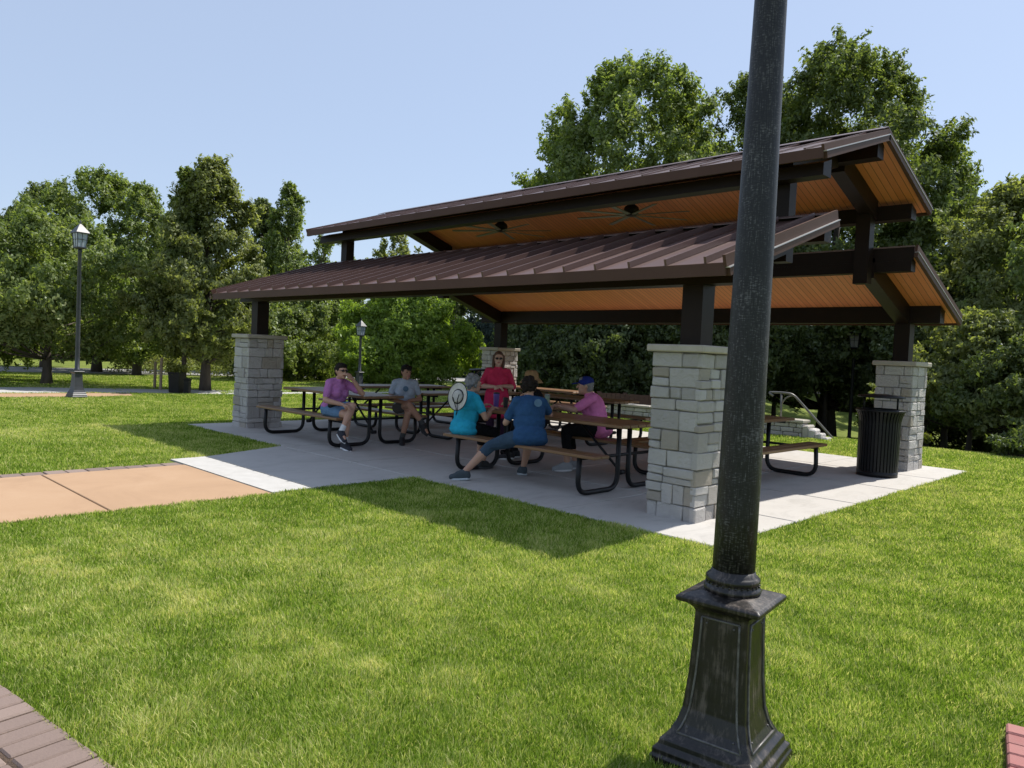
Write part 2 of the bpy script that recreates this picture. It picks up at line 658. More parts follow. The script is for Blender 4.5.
# paver walk at the lower left (edge runs through (0.14,-5.73) and (1.12,-5.59))
mt = Matrix.Translation((0.14, -5.73, 0)) @ Matrix.Rotation(math.atan2(0.14, 0.98), 4, 'Z')
rows = []
x = -4.2
while x < 1.9:
    rows.append((x, x + 0.1, -0.215, 0.0))
    x += 0.104
for j in range(9):
    x = -4.2 - (0.11 if j % 2 else 0)
    while x < 1.9:
        rows.append((x, x + 0.21, -0.225 - 0.108 * (j + 1), -0.225 - 0.108 * j))
        x += 0.214
paving('brick_paving', rows, mt, 'brick', 0.016)
c4 = [mt @ Vector(p) for p in ((-4.3, 0.0, 0), (2.0, 0.0, 0), (2.0, -1.4, 0), (-4.3, -1.4, 0))]
PAVE.append([(p.x, p.y) for p in c4])
bm = bmesh.new()
box(bm, -4.2, 1.9, -1.3, -0.01, -0.15, 0.008, 0, mt)
o = obj('paving_bed', bm, M['mulch'])
o['kind'] = 'structure'
# raised red pavers at the lower right
mt = Matrix.Translation((3.225, -2.785, 0)) @ Matrix.Rotation(R(12), 4, 'Z')
rows = []
for j in range(5):
    x = 0.0
    k = 0
    while x < 1.6:
        w = 0.205 if (k or j % 2 == 0) else 0.1
        rows.append((x, x + w, -0.103 * (j + 1), -0.103 * j))
        x += w + 0.003
        k += 1
paving('red_brick_paving', rows, mt, 'redbrick', 0.06)
c4 = [mt @ Vector(p) for p in ((-0.03, 0.02, 0), (1.7, 0.02, 0), (1.7, -0.6, 0), (-0.03, -0.6, 0))]
PAVE.append([(p.x, p.y) for p in c4])

# far walks and road
bm = bmesh.new()
polymesh(bm, [(-18.3, -30), (-16.95, -30), (-16.75, -0.9), (-16.9, 0.6), (-17.9, 0.9), (-18.25, -0.5)], -0.05, 0.012)
o = obj('far_tan_path', bm, 'tan')
o['kind'] = 'structure'
PAVE.append([(-18.3, -30), (-16.95, -30), (-16.75, -0.9), (-16.9, 0.6), (-18, 0.9)])
bm = bmesh.new()
polymesh(bm, [(-21.2, -30), (-18.33, -30), (-18.28, -0.5), (-18.1, 1.0), (-17.3, 3.2), (-17.3, 16), (-17.9, 16), (-19.2, 3.8), (-20.0, 1.0), (-20.6, -0.8)], -0.05, 0.014)
o = obj('far_concrete_path', bm, 'band')
o['kind'] = 'structure'
PAVE += [[(-21.2, -30), (-18.3, -30), (-18.2, 1.0), (-20.0, 1.0), (-20.6, -0.8)], [(-20, 1), (-18.1, 1.0), (-17.3, 3.2), (-19.2, 3.8)], [(-17.9, 3.8), (-17.3, 3.2), (-17.3, 16), (-17.9, 16)]]
bm = bmesh.new()
polymesh(bm, [(-38, -80), (-32.5, -80), (-31.0, 0), (-28.0, 15), (-22.5, 28), (-10, 46), (-14, 50), (-27, 32), (-33.5, 16), (-36.0, 0)], -0.05, 0.015)
o = obj('road', bm, 'road')
o['kind'] = 'structure'

# ------------------------------------------------------------------ pavilion
Wd, Lg = 6.096, 8.914
HPX, HPY, HC = 0.266, 0.330, 1.675
pav = thing('picnic_pavilion', 'open picnic pavilion with two-tier brown metal roof on four limestone pillars', 'pavilion', (0, 0, 0))


def stone_pillar(cx, cy, seed):
    rnd = random.Random(seed)
    t = bpy.data.objects.new('stone_pillar', None)
    COL.objects.link(t)
    t.parent = pav
    t.location = (cx, cy, 0)
    bm = bmesh.new()
    rv = []
    top = HC - 0.072
    n0 = len(bm.verts)
    box(bm, -HPX + .022, HPX - .022, -HPY + .022, HPY - .022, 0, top)
    rv += [-1.0] * (len(bm.verts) - n0)
    # courses of unequal stones; the course line is common to the four faces, stones are split or stacked
    zc = 0.0
    hs = []
    while zc < top - 0.07:
        h = rnd.choice((0.08, 0.11, 0.13, 0.16, 0.19, 0.21))
        if top - zc - h < 0.09:
            h = top - zc
        hs.append((zc, zc + h))
        zc += h
    for ci, (z0, z1) in enumerate(hs):
        corner = [rnd.uniform(0.12, 0.24) for _ in range(4)]
        for f in range(4):
            half = HPX if f % 2 == 0 else HPY
            dep = HPY if f % 2 == 0 else HPX
            # this face owns its left or right end alternately so corner stones bond
            ext0 = 0.0 if (ci + f) % 2 else 0.10
            lo, hi = -half, half
            x = lo
            cuts = [lo]
            while x < hi - 0.02:
                w = rnd.uniform(0.10, 0.34)
                if hi - x - w < 0.10:
                    w = hi - x
                x += w
                cuts.append(x)
            rotm = Matrix.Rotation(f * math.pi / 2, 4, 'Z')
            for a, b in zip(cuts[:-1], cuts[1:]):
                subs = [(z0, z1)]
                if z1 - z0 > 0.16 and rnd.random() < 0.42:
                    mid = z0 + (z1 - z0) * rnd.uniform(0.36, 0.62)
                    subs = [(z0, mid), (mid, z1)]
                for s0, s1 in subs:
                    n0 = len(bm.verts)
                    out = rnd.uniform(-0.004, 0.016)
                    ga = 0.0035
                    aa = a + (ga if a > lo + 1e-4 else -0.5 * out - 0.001 * f)
                    bb = b - (ga if b < hi - 1e-4 else 0.022)
                    vs = box(bm, aa, bb, -dep - out, -dep + 0.022 + 0.03, s0 + ga, s1 - ga, rnd.uniform(0.005, 0.013), rotm)
                    jit = Vector((rnd.uniform(-1, 1), rnd.uniform(-1, 1), rnd.uniform(-1, 1)))
                    for v in vs:
                        v.co += Vector(noise.noise_vector(v.co * 9 + jit * 5)) * 0.010
                    rv += [min(1, max(0, rnd.gauss(0.48, 0.30)))] * (len(bm.verts) - n0)
    o = obj('masonry', bm, 'stone', t)
    set_rnd(o, rv)
    bm = bmesh.new()
    vs = box(bm, -HPX - .052, HPX + .052, -HPY - .052, HPY + .052, top + .002, HC, 0.012)
    obj('cap', bm, 'cap', t)
    return t


for i, (cx, cy) in enumerate(((0, 0), (-Lg, 0), (0, Wd), (-Lg, Wd))):
    stone_pillar(cx, cy, 11 + i * 7)

C = Wd / 2


def my(poly):
    """mirror a (y,z) polygon to the back slope"""
    return [(Wd - y, z) for y, z in poly]


# profile numbers
E_Y, E_Z, T_Y, T_Z = -0.601, 2.385, C - 1.351, 3.155
U_Y, U_Z, R_Y, R_Z = C - 1.80, 3.785, C, 4.382
X0l, X1l = -Lg - 0.605, 0.605
X0u, X1u = -Lg - 0.612, 0.612
SL = (T_Z - E_Z) / (T_Y - E_Y)
SU = (R_Z - U_Z) / (R_Y - U_Y)


def part(name, m, polys, x0, x1, parent=pav):
    bm = bmesh.new()
    for p in polys:
        prism(bm, p, x0, x1)
    return obj(name, bm, m, parent)


def slope_roof(side, y0, z0, y1, z1, xa, xb, sh):
    """one roof plane: metal skin with standing seams, pine boards beneath, fascia and rakes"""
    f = (lambda p: p) if side < 0 else my
    s = (z1 - z0) / (y1 - y0)
    ln = math.hypot(1, s)
    cy_, cz_ = -s / ln, 1 / ln

    def off(y, z, d):
        return (y + cy_ * d, z + cz_ * d)
    sk = part('roof_panel', 'roof', [f([off(y0, z0, 0), off(y1, z1, 0), off(y1, z1, -.03), off(y0, z0, -.03)])], xa + .012, xb - .012)
    bm = bmesh.new()
    n = int(round((xb - xa) / 0.408))
    xq = xb - 0.195
    while xq > xa + 0.05:
        prism(bm, f([off(y0 - .004, z0, .001), off(y1 - .11, z1 - .08 * s, .001), off(y1 - .11, z1 - .08 * s, sh), off(y0 - .004, z0, sh)]), xq - .012, xq + .012)
        xq -= 0.4075
    obj('standing_seams', bm, 'roof', sk)
    part('pine_ceiling', 'pine', [f([off(y0 + .03, z0, -.05), off(y1 - .045, z1 - .045 * s, -.05), off(y1 - .045, z1 - .045 * s, -.085), off(y0 + .03, z0, -.085)])], xa + .03, xb - .03)
    # eave fascia
    part('fascia', 'trim', [f([(y0 - .018, z0 - .004), (y0 + .012, z0 + .004), (y0 + .012, z0 - .115), (y0 - .018, z0 - .115)])], xa - .004, xb + .004)
    # rakes: an upper board and a lower one standing proud
    for xr, sg in ((xa, -1), (xb, 1)):
        a, b = sorted((xr - sg * .010, xr + sg * .020))
        part('rake_trim', 'trim', [f([off(y0 - .03, z0, sh + .002), off(y1 + .0, z1, sh + .002), off(y1, z1, -.042), off(y0 - .03, z0, -.042)])], a, b)
        a, b = sorted((xr - sg * .010, xr + sg * .042))
        part('drip_edge', 'drip', [f([off(y0 - .02, z0, -.0425), off(y1 - .002, z1, -.0425), off(y1 - .002, z1, -.052), off(y0 - .02, z0, -.052)])], a, b)
        a, b = sorted((xr - sg * .012, xr + sg * .034))
        part('rake_board', 'trim', [f([off(y0 + .0, z0, -.053), off(y1 - .004, z1, -.053), off(y1 - .004, z1, -.118), off(y0 + .0, z0, -.118)])], a, b)
    return sk


for sd_ in (-1, 1):
    slope_roof(sd_, E_Y, E_Z, T_Y, T_Z, X0l, X1l, .058)
    slope_roof(sd_, U_Y, U_Z, R_Y - .003, R_Z, X0u, X1u, .018)
    f = (lambda p: p) if sd_ < 0 else my
    # flashing along the top of the lower roof
    part('top_flashing', 'flash', [f([(T_Y - .10, T_Z - .10 * SL + .043), (T_Y + .012, T_Z + .05), (T_Y + .012, T_Z + .030), (T_Y + .004, T_Z + .030), (T_Y + .004, T_Z + .040), (T_Y - .10, T_Z - .10 * SL + .036)])], X0l + .02, X1l - .02)
    part('top_closure', 'steel', [f([(T_Y + .003, T_Z + .028), (T_Y + .011, T_Z + .028), (T_Y + .011, T_Z - .15), (T_Y + .003, T_Z - .15)])], X0l + .02, X1l - .02)
    # beams along the pavilion
    part('eave_beam', 'steel', [f([(-.11, 2.265), (.11, 2.265), (.11, 2.53), (-.11, 2.53)])], -Lg - .58, .52)
    part('purlin', 'steel', [f([(1.53, 2.865), (1.705, 2.865), (1.705, 3.055), (1.53, 2.998)])], -Lg - .56, .56)
    part('clerestory_beam', 'steel', [f([(1.50, 3.565), (1.70, 3.565), (1.70, 3.765), (1.50, 3.695)])], -Lg - .56, .52)
    for xf in (0, -Lg):
        part('steel_post', 'steel', [f([(-.112, HC + .001), (.108, HC + .001), (.108, 2.262), (-.112, 2.262)])], xf - .112, xf + .112)
        part('upright', 'steel', [f([(1.712, 2.70), (1.885, 2.70), (1.885, R_Z - (C - 1.885) * SU - .352), (1.712, R_Z - (C - 1.712) * SU - .352)])], xf - .125, xf + .065)
        # rafters
        b0 = 2.04 + .601 * SL
        zl = lambda y, d: E_Z + (y - E_Y) * SL - d
        part('rafter', 'steel', [f([(.114, zl(.114, .098)), (1.708, zl(1.708, .098)), (1.708, zl(1.708, .37)), (.114, zl(.114, .37))])], xf - .095, xf + .095)
        zu = lambda y, d: R_Z - (C - y) * SU - d
        part('upper_rafter', 'steel', [f([(1.703, zu(1.703, .098)), (C - .105, zu(C - .105, .098)), (C - .105, zu(C - .105, .35)), (1.703, zu(1.703, .35))])], xf - .09, xf + .09)
part('ridge_beam', 'steel', [[(C - .10, 4.06), (C + .10, 4.06), (C + .10, 4.24), (C, 4.275), (C - .10, 4.24)]], -Lg - .56, .55)
bm = bmesh.new()
prism(bm, [(C - .16, R_Z - .16 * SU + .044), (C, R_Z + .052), (C + .16, R_Z - .16 * SU + .044), (C + .16, R_Z - .16 * SU + .035), (C, R_Z + .042), (C - .16, R_Z - .16 * SU + .035)], X0u - .005, X1u + .01)
obj('ridge_cap', bm, 'roof', pav)


# ceiling fans hanging from the ridge
def ceiling_fan(x, lab, rz):
    t = thing('ceiling_fan', lab, 'ceiling fan', (x, C, 4.058), rz, 'ceiling fans under the upper roof')
    bm = bmesh.new()
    lathe(bm, [(0.055, 0), (0.06, -.03), (0.035, -.06), (.014, -.07), (.014, -.17)], 16)
    obj('down_rod', bm, 'black', t, True)
    bm = bmesh.new()
    lathe(bm, [(.025, -.12), (.05, -.15), (.11, -.20), (.12, -.24), (.11, -.29), (.07, -.33), (.02, -.345)], 20)
    obj('motor', bm, 'black', t, True)
    for k in range(8):
        bm = bmesh.new()
        box(bm, .10, .92, -.034, .034, -.006, .006, 0.002, Matrix.Rotation(k * math.pi / 4, 4, 'Z') @ Matrix.Translation((0, 0, -.315)) @ Matrix.Rotation(R(8), 4, 'X'))
        obj('blade', bm, 'rail', t)


ceiling_fan(-3.07, 'eight-bladed ceiling fan nearer the stone pillar with the lamp post before it', R(12))
ceiling_fan(-5.93, 'eight-bladed ceiling fan farther in, over the left half of the pavilion', R(30))


# ------------------------------------------------------------------ picnic tables
def plank_part(name, parent, bxs, m='plank'):
    bm = bmesh.new()
    rv = []
    for b in bxs:
        n0 = len(bm.verts)
        box(bm, *b, 0.008)
        rv += [random.random()] * (len(bm.verts) - n0)
    o = obj(name, bm, m, parent)
    set_rnd(o, rv)
    return o


def picnic_table(loc, rz, label):
    t = thing('picnic_table', label, 'picnic table', loc, rz, 'picnic tables under the pavilion')
    w = 0.75 / 5
    plank_part('tabletop', t, [(-1.22, 1.22, -.375 + i * w + .003, -.375 + (i + 1) * w - .003, .735, .775) for i in range(5)])
    for sg in (-1, 1):
        c = sg * 0.715
        plank_part('seat', t, [(-1.22, 1.22, c - .135, c - .004, .425, .462), (-1.22, 1.22, c + .004, c + .135, .425, .462)])
    for x in (-0.98, 0.98):
        for sg in (-1, 1):
            bm = bmesh.new()
            tube(bm, rounded([(x, sg * .79, .42), (x, sg * .81, .03), (x, sg * .10, .03), (x, sg * .10, .73)], .17, 7), .0285, 10)
            tube(bm, [(x, sg * .80, .418), (x, sg * .60, .418)], .02, 8)
            obj('leg_loop', bm, 'black', t, True)
        bm = bmesh.new()
        tube(bm, [(x, -.34, .722), (x, .34, .722)], .02, 8)
        tube(bm, [(x, -.82, .408), (x, .82, .408)], .018, 8)
        tube(bm, [(x * .98, -.04, .20), (x * .98, .04, .20)], .03, 8)
        tube(bm, [(x * .97, 0, .20), (x * .35, 0, .70)], .016, 8)
        obj('brace', bm, 'black', t, True)
    return t


PT = picnic_table((-2.18, 0.56, 0.02), 0, 'picnic table nearest the front corner pillar, with four people sitting at it')
tables = [((-6.76, 0.35, 0.02), 0, 'picnic table beside the left front pillar with the purple-shirted person on its bench'),
          ((-6.45, 2.85, 0.02), math.pi / 2, 'empty picnic table right behind the grey-shirted person'),
          ((-8.55, 2.75, 0.02), math.pi / 2, 'farthest left picnic table at the slab edge, its top edge-on behind the grey-shirted person'),
          ((-5.05, 4.25, 0.02), 0, 'shaded empty picnic table behind the pink-shirted person'),
          ((-7.45, 6.0, 0.02), 0, 'picnic table at the back edge with sunlight on its boards'),
          ((-1.08, 2.74, 0.02), math.pi / 2, 'picnic table at the right side, its bench end between lamp post and litter bin')]
for loc, rz, lab in tables:
    dup(PT, loc, rz, lab)


# ------------------------------------------------------------------ litter bins
def litter_bin(loc, rz, lab):
    t = thing('litter_bin', lab, 'litter bin', loc, rz, 'slatted litter bins')
    bm = bmesh.new()
    lathe(bm, [(.225, .05), (.235, .5), (.24, .9)], 28)
    obj('liner', bm, mat('dark_liner', (0.006, 0.006, 0.006), 0.7), t, True)
    bm = bmesh.new()
    n = 38
    for k in range(n):
        a = 2 * math.pi * k / n
        mt = Matrix.Rotation(a, 4, 'Z')
        pr = [(.262, .06), (.265, .5), (.268, .78), (.285, .86), (.315, .93)]
        for (r0, z0), (r1, z1) in zip(pr[:-1], pr[1:]):
            vs = []
            for (r, z) in ((r0, z0), (r1, z1)):
                for dx, dy in ((-.006, -.0155), (.006, -.0155), (.006, .0155), (-.006, .0155)):
                    vs.append(bm.verts.new(mt @ Vector((r + dx, dy, z))))
            for i in range(4):
                bm.faces.new((vs[i], vs[(i + 1) % 4], vs[4 + (i + 1) % 4], vs[4 + i]))
            bm.faces.new(vs[0:4])
            bm.faces.new(vs[4:8])
    obj('slats', bm, 'black', t)
    bm = bmesh.new()

    def torus(r, z, tr):
        tube(bm, [(r * math.cos(2 * math.pi * k / 32), r * math.sin(2 * math.pi * k / 32), z) for k in range(33)], tr, 6)
    torus(.318, .935, .014)
    obj('rim', bm, 'black', t, True)
    bm = bmesh.new()
    torus(.25, .75, .012)
    obj('hoop', bm, 'black', t, True)
    bm = bmesh.new()
    lathe(bm, [(.27, .0), (.27, .075), (.24, .08)], 28)
    obj('base', bm, 'black', t, True)
    bm = bmesh.new()
    lathe(bm, [(.30, .925), (.30, .94), (.285, .955), (.245, .958), (.24, .90)], 28)
    obj('collar', bm, 'black', t, True)
    for sg in (-1, 1):
        bm = bmesh.new()
        tube(bm, [(sg * .24, 0, .92), (sg * .24, 0, 1.13)], .014, 8)
        obj('lid_arm', bm, 'black', t, True)
    bm = bmesh.new()
    lathe(bm, [(.31, 1.115), (.315, 1.125), (.30, 1.145), (.10, 1.165), (.02, 1.168)], 28)
    obj('rain_lid', bm, 'black', t, True)
    return t


bin0 = litter_bin((0.14, 4.84, 0.02), R(45), 'black slatted litter bin with raised lid against the right back pillar')
dup(bin0, (-8.15, 4.85, 0.02), R(45), 'black litter bin with raised lid mostly hidden behind the red-dressed woman')


# ------------------------------------------------------------------ lamps
def lantern(t, z, s, mm, finial=True):
    f = bmesh.new()
    for sx in (-1, 1):
        for sy in (-1, 1):
            b0 = Vector((sx * .13 * s, sy * .13 * s, z + .06 * s))
            b1 = Vector((sx * .17 * s, sy * .17 * s, z + .50 * s))
            tube(f, [b0, b1], .012 * s, 6)
    for k in range(4):
        mt = Matrix.Rotation(k * math.pi / 2, 4, 'Z')
        tube(f, [mt @ Vector((0, -.132 * s, z + .06 * s)), mt @ Vector((0, -.168 * s, z + .5 * s))], .007 * s, 6)
        tube(f, [mt @ Vector((-.152 * s, -.152 * s, z + .30 * s)), mt @ Vector((.152 * s, -.152 * s, z + .30 * s))], .007 * s, 6)
    sqloft(f, [(.06 * s, z - .02 * s), (.15 * s, z + .03 * s), (.15 * s, z + .06 * s)])
    obj('lantern_frame', f, mm, t)
    f = bmesh.new()
    sqloft(f, [(.122 * s, z + .062 * s), (.160 * s, z + .498 * s)])
    obj('lantern_glass', f, 'glass_shaded' if mm is M['lampdark'] else 'glass', t)
    f = bmesh.new()
    sqloft(f, [(.215 * s, z + .50 * s), (.215 * s, z + .525 * s), (.10 * s, z + .70 * s), (.03 * s, z + .80 * s), (.012 * s, z + .82 * s), (.02 * s, z + .86 * s), (.004 * s, z + .95 * s)])
    obj('lantern_roof', f, mm, t)


def base_profile(s=1.0):
    # flared square pedestal
    return [(.285, 0), (.285, .05), (.27, .06), (.27, .085), (.25, .10), (.247, .125), (.225, .14), (.19, .20), (.168, .28), (.152, .40), (.143, .53), (.140, .595), (.150, .61), (.172, .625), (.196, .634), (.198, .652), (.186, .660), (.098, .672)]


def lamp_post(loc, lab, H, mm, s=0.62, rz=R(10), tilt=0.0, dz=0.0):
    t = thing('lamp_post', lab, 'lamp post', loc, rz, 'lamp posts with lanterns')
    f = bmesh.new()
    k = .62
    sqloft(f, [(h * k, z) for h, z in base_profile()])
    obj('pedestal', f, mm, t)
    f = bmesh.new()
    lathe(f, [(.075, .66), (.075, .70), (.055, .72), (.052, 1.0), (.042, H - .75), (.055, H - .72), (.03, H - .66)], 16)
    obj('pole', f, mm, t, True)
    lantern(t, H - .66, s * 1.12, mm)
    return t


lamp_post((-16.51, -0.84, 0), 'tall grey lamp post with four-sided lantern by the tan path on the left lawn', 4.28, M['lampmetal'], 0.66)
xx, yy = pxpos(359, 28)
lamp_post((xx, yy, 0.0), 'small distant grey lamp post before the round bright tree', 2.62, M['lampmetal'], 0.62)
xx, yy = pxpos(852, 26)
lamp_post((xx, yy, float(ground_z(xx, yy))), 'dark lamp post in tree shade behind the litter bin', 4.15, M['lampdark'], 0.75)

# the big lamp post in front
t = thing('lamp_post', 'large black brushed-metal lamp post standing in the near lawn before the pavilion', 'lamp post', (2.520, -3.880, 0), 0, 'lamp posts with lanterns')
t.rotation_mode = 'QUATERNION'
t.rotation_quaternion = Matrix.Rotation(R(.55), 3, Vector((-rgt.y, rgt.x, 0))).to_quaternion()
PEDROT = R(8)
f = bmesh.new()
prof = [(.206, 0), (.206, .028), (.198, .036), (.198, .056), (.182, .068), (.179, .090), (.160, .104), (.136, .15), (.120, .21), (.110, .33), (.104, .46), (.101, .575), (.106, .588), (.126, .606), (.157, .616), (.159, .632), (.148, .640), (.09, .655)]
Rz = Matrix.Rotation(PEDROT, 4, 'Z')
sqloft(f, prof, Rz)
bmesh.ops.recalc_face_normals(f, faces=f.faces)
es = [e for e in f.edges]
bmesh.ops.bevel(f, geom=es, offset=0.0035, segments=2, affect='EDGES', profile=0.5)
ped = obj('pedestal', f, 'pedestal', t)
# raised panel mouldings on the four faces with corner rivets
f = bmesh.new()


def hw(z):
    for (h0, z0), (h1, z1) in zip(prof[:-1], prof[1:]):
        if z0 <= z <= z1 and z1 > z0:
            return h0 + (h1 - h0) * (z - z0) / (z1 - z0)
    return .14


for k in range(4):
    mt = Rz @ Matrix.Rotation(k * math.pi / 2, 4, 'Z')
    zs = [.12, .14, .17, .2, .24, .28, .34, .40, .46, .53, .56]
    for sx in (-1, 1):
        tube(f, [mt @ Vector((sx * (hw(z) - .03), -hw(z) - .001, z)) for z in zs], .0045, 6)
    for z in (zs[0], zs[-1]):
        tube(f, [mt @ Vector((-hw(z) + .03, -hw(z) - .001, z)), mt @ Vector((hw(z) - .03, -hw(z) - .001, z))], .0045, 6)
    for z in (zs[0] + .025, zs[-1] - .02):
        for sx in (-1, 1):
            bmesh.ops.create_icosphere(f, subdivisions=1, radius=.005, matrix=mt @ Matrix.Translation((sx * (hw(z) - .05), -hw(z), z)))
obj('panel_moulding', f, 'worn_edge', ped, True)
f = bmesh.new()
lathe(f, [(.098, .650), (.105, .658), (.106, .668), (.100, .676), (.096, .679), (.096, .690), (.100, .695), (.100, .706), (.093, .714), (.084, .720), (.080, .735)], 40)
for k in range(26):
    a = 2 * math.pi * k / 26
    bmesh.ops.create_icosphere(f, subdivisions=1, radius=.005, matrix=Matrix.Translation((.097 * math.cos(a), .097 * math.sin(a), .6845)))
obj('collar', f, 'pedestal', t, True)
f = bmesh.new()
lathe(f, [(.0785, .73), (.0775, .95), (.0745, 1.4), (.0685, 2.0), (.0595, 2.7), (.050, 3.6), (.07, 3.63), (.04, 3.70)], 40)
obj('pole', f, 'post', t, True)
lantern(t, 3.70, .75, 'post')
PAVE.append([(2.53 + (Rz @ Vector((a * .23, b * .23, 0))).x, -3.87 + (Rz @ Vector((a * .23, b * .23, 0))).y) for a, b in ((-1, -1), (1, -1), (1, 1), (-1, 1))])
# ------------------------------------------------------------------ garden wall, handrail, planter, stakes, fence, house
t = thing('low_stone_wall', 'low pale stone garden wall with tan coping, sloping down beside the stair rail', 'wall', (0, 0, 0))
A0, B0 = Vector((-9.2, 9.55, 0)), Vector((-2.95, 9.62, 0))
bm = bmesh.new()
rv = []
ux = (B0 - A0).normalized()
uy = Vector((-ux.y, ux.x, 0))
ang_ = math.atan2(ux.y, ux.x)
mtw = Matrix.Translation(A0) @ Matrix.Rotation(ang_, 4, 'Z')
LW = (B0 - A0).length
rnd = random.Random(5)
for row in range(3):
    x = 0.0
    while x < LW:
        w = min(rnd.uniform(.16, .42), LW - x)
        n0 = len(bm.verts)
        vs = box(bm, x + .006, x + w - .006, -.17 - rnd.uniform(0, .015), .17, -.3 if row == 0 else row * .105 + .004, row * .105 + .10, .012, mtw)
        for v in vs:
            v.co += Vector(noise.noise_vector(v.co * 7)) * .008
        rv += [rnd.gauss(.5, .22)] * (len(bm.verts) - n0)
        x += w
# sloping rubble end
for k in range(9):
    n0 = len(bm.verts)
    hgt = .31 - k * .075
    vs = box(bm, LW + k * .13, LW + k * .13 + .14, -.18 - rnd.uniform(0, .03), .16, -.7, hgt + rnd.uniform(-.03, .03), .03, mtw)
    for v in vs:
        v.co += Vector(noise.noise_vector(v.co * 6)) * .03
    rv += [rnd.gauss(.55, .22)] * (len(bm.verts) - n0)
o = obj('masonry', bm, 'stone', t)
set_rnd(o, rv)
bm = bmesh.new()
x = -.02
while x < LW:
    w = min(.6, LW + .03 - x)
    box(bm, x + .003, x + w - .003, -.215, .21, .322, .385, .012, mtw)
    x += w
obj('coping', bm, 'cap', t)

t = thing('stair_handrail', 'grey steel stair handrail with curled end, sloping down behind the low stone wall', 'handrail', (-3.34, 9.66, 0))
bm = bmesh.new()
tube(bm, rounded([(-.38, -.05, .86), (-.50, -.05, .93), (-.25, 0, .945), (0.05, 0, .93), (1.02, .55, -.26), (1.2, .65, -.5), (1.25, .68, -.9)], .12, 4), .026, 8)
obj('rail', bm, 'rail', t, True)
for x, y, z in ((-.22, 0, .94), (.92, .47, .02)):
    bm = bmesh.new()
    tube(bm, [(x, y, z), (x + .02, y, z - .35), (x + .03, y, -.95 if x > 0 else -.1)], .022, 8)
    obj('rail_post', bm, 'rail', t, True)
bm = bmesh.new()
tube(bm, rounded([(-.22, 0, .62), (-.12, 0, .84), (.06, .03, .90)], .1, 4), .016, 8)
obj('rail_bracket', bm, 'rail', t, True)

# stepping ground, mulch under the trees
def disc(name, cx, cy, rx, ry, m, dz=.012, n=40):
    bm = bmesh.new()
    pts = []
    c0 = bm.verts.new((cx, cy, float(ground_z(cx, cy)) + dz))
    rings = []
    for q in (.25, .5, .75, 1.0):
        ring = []
        for k in range(n):
            a = 2 * math.pi * k / n
            rr_ = q * (1 + .12 * math.sin(3 * a + cx) + .07 * math.sin(7 * a)) if q == 1 else q
            x, y = cx + rx * rr_ * math.cos(a), cy + ry * rr_ * math.sin(a)
            ring.append(bm.verts.new((x, y, float(ground_z(x, y)) + dz)))
        rings.append(ring)
    for k in range(n):
        bm.faces.new((c0, rings[0][k], rings[0][(k + 1) % n]))
        for a_, b_ in zip(rings[:-1], rings[1:]):
            bm.faces.new((a_[k], b_[k], b_[(k + 1) % n], a_[(k + 1) % n]))
    o = obj(name, bm, m)
    o['kind'] = 'structure'
    return o


disc('mulch_bed', -12.5, 15.5, 6.0, 3.2, 'mulch', .03)

# fence of upright boards
t = thing('wooden_fence', 'low brown board fence in deep shade beyond the stone wall', 'fence', (0, 0, 0))
fa, fb = Vector((*pxpos(598, 23), 0)), Vector((*pxpos(706, 22.5), 0))
ux = (fb - fa).normalized()
LF = (fb - fa).length
bm = bmesh.new()
x = 0.0
while x < LF:
    p = fa + ux * x
    z = float(ground_z(p.x, p.y))
    mtb = Matrix.Translation((p.x, p.y, z)) @ Matrix.Rotation(math.atan2(ux.y, ux.x), 4, 'Z')
    h = .50 - z + random.uniform(-.012, .012)
    box(bm, 0, .135, -.012, .012, .04, h, 0.003, mtb)
    x += .142
obj('boards', bm, 'fence', t)
for k in range(5):
    p = fa + ux * (LF * k / 4)
    z = float(ground_z(p.x, p.y))
    bm = bmesh.new()
    box(bm, p.x - .05, p.x + .05, p.y + .03, p.y + .13, z - .2, .53, .005)
    obj('fence_post', bm, 'fence', t)

# brick house far behind the trees
hx, hy = pxpos(520, 62)
t = thing('brick_house', 'distant low pink brick house glimpsed through the foliage behind the back pillar', 'house', (hx, hy, -1.3), R(40))
bm = bmesh.new()
box(bm, -9, 9, -4, 4, 0, 3.2)
mm = mat('pink_brick_wall', (0.42, 0.26, 0.21), .9)
bt = N(mm, 'ShaderNodeTexBrick')
L(mm, coords(mm, (1, 1, 1), 'Object', (math.pi / 2, 0, 0)), bt.inputs['Vector'])
bt.inputs['Scale'].default_value = 4
bt.inputs['Color1'].default_value = (.46, .27, .21, 1)
bt.inputs['Color2'].default_value = (.38, .22, .17, 1)
bt.inputs['Mortar'].default_value = (.5, .45, .4, 1)
setc(mm, bt.outputs['Color'])
obj('wall', bm, mm, t)
bm = bmesh.new()
prism(bm, [(-4.6, 3.2), (0, 5.6), (4.6, 3.2)], -9.6, 9.6)
obj('roof', bm, 'road', t)
for x in (-6, -2, 2, 6):
    bm = bmesh.new()
    box(bm, x - .6, x + .6, -4.06, -4.005, 1.0, 2.4)
    w = obj('window', bm, M['glass'], t)

# planter with plant, bollard and two stakes on the left
t = thing('planter', 'dark square planter with a yellow-green plant by the far path', 'planter', (-18.0, 2.13, 0), R(40))
bm = bmesh.new()
sqloft(bm, [(.12, 0), (.145, .04), (.165, .56), (.175, .57), (.175, .61), (.15, .61), (.145, .55)])
obj('pot', bm, 'lampdark', t)


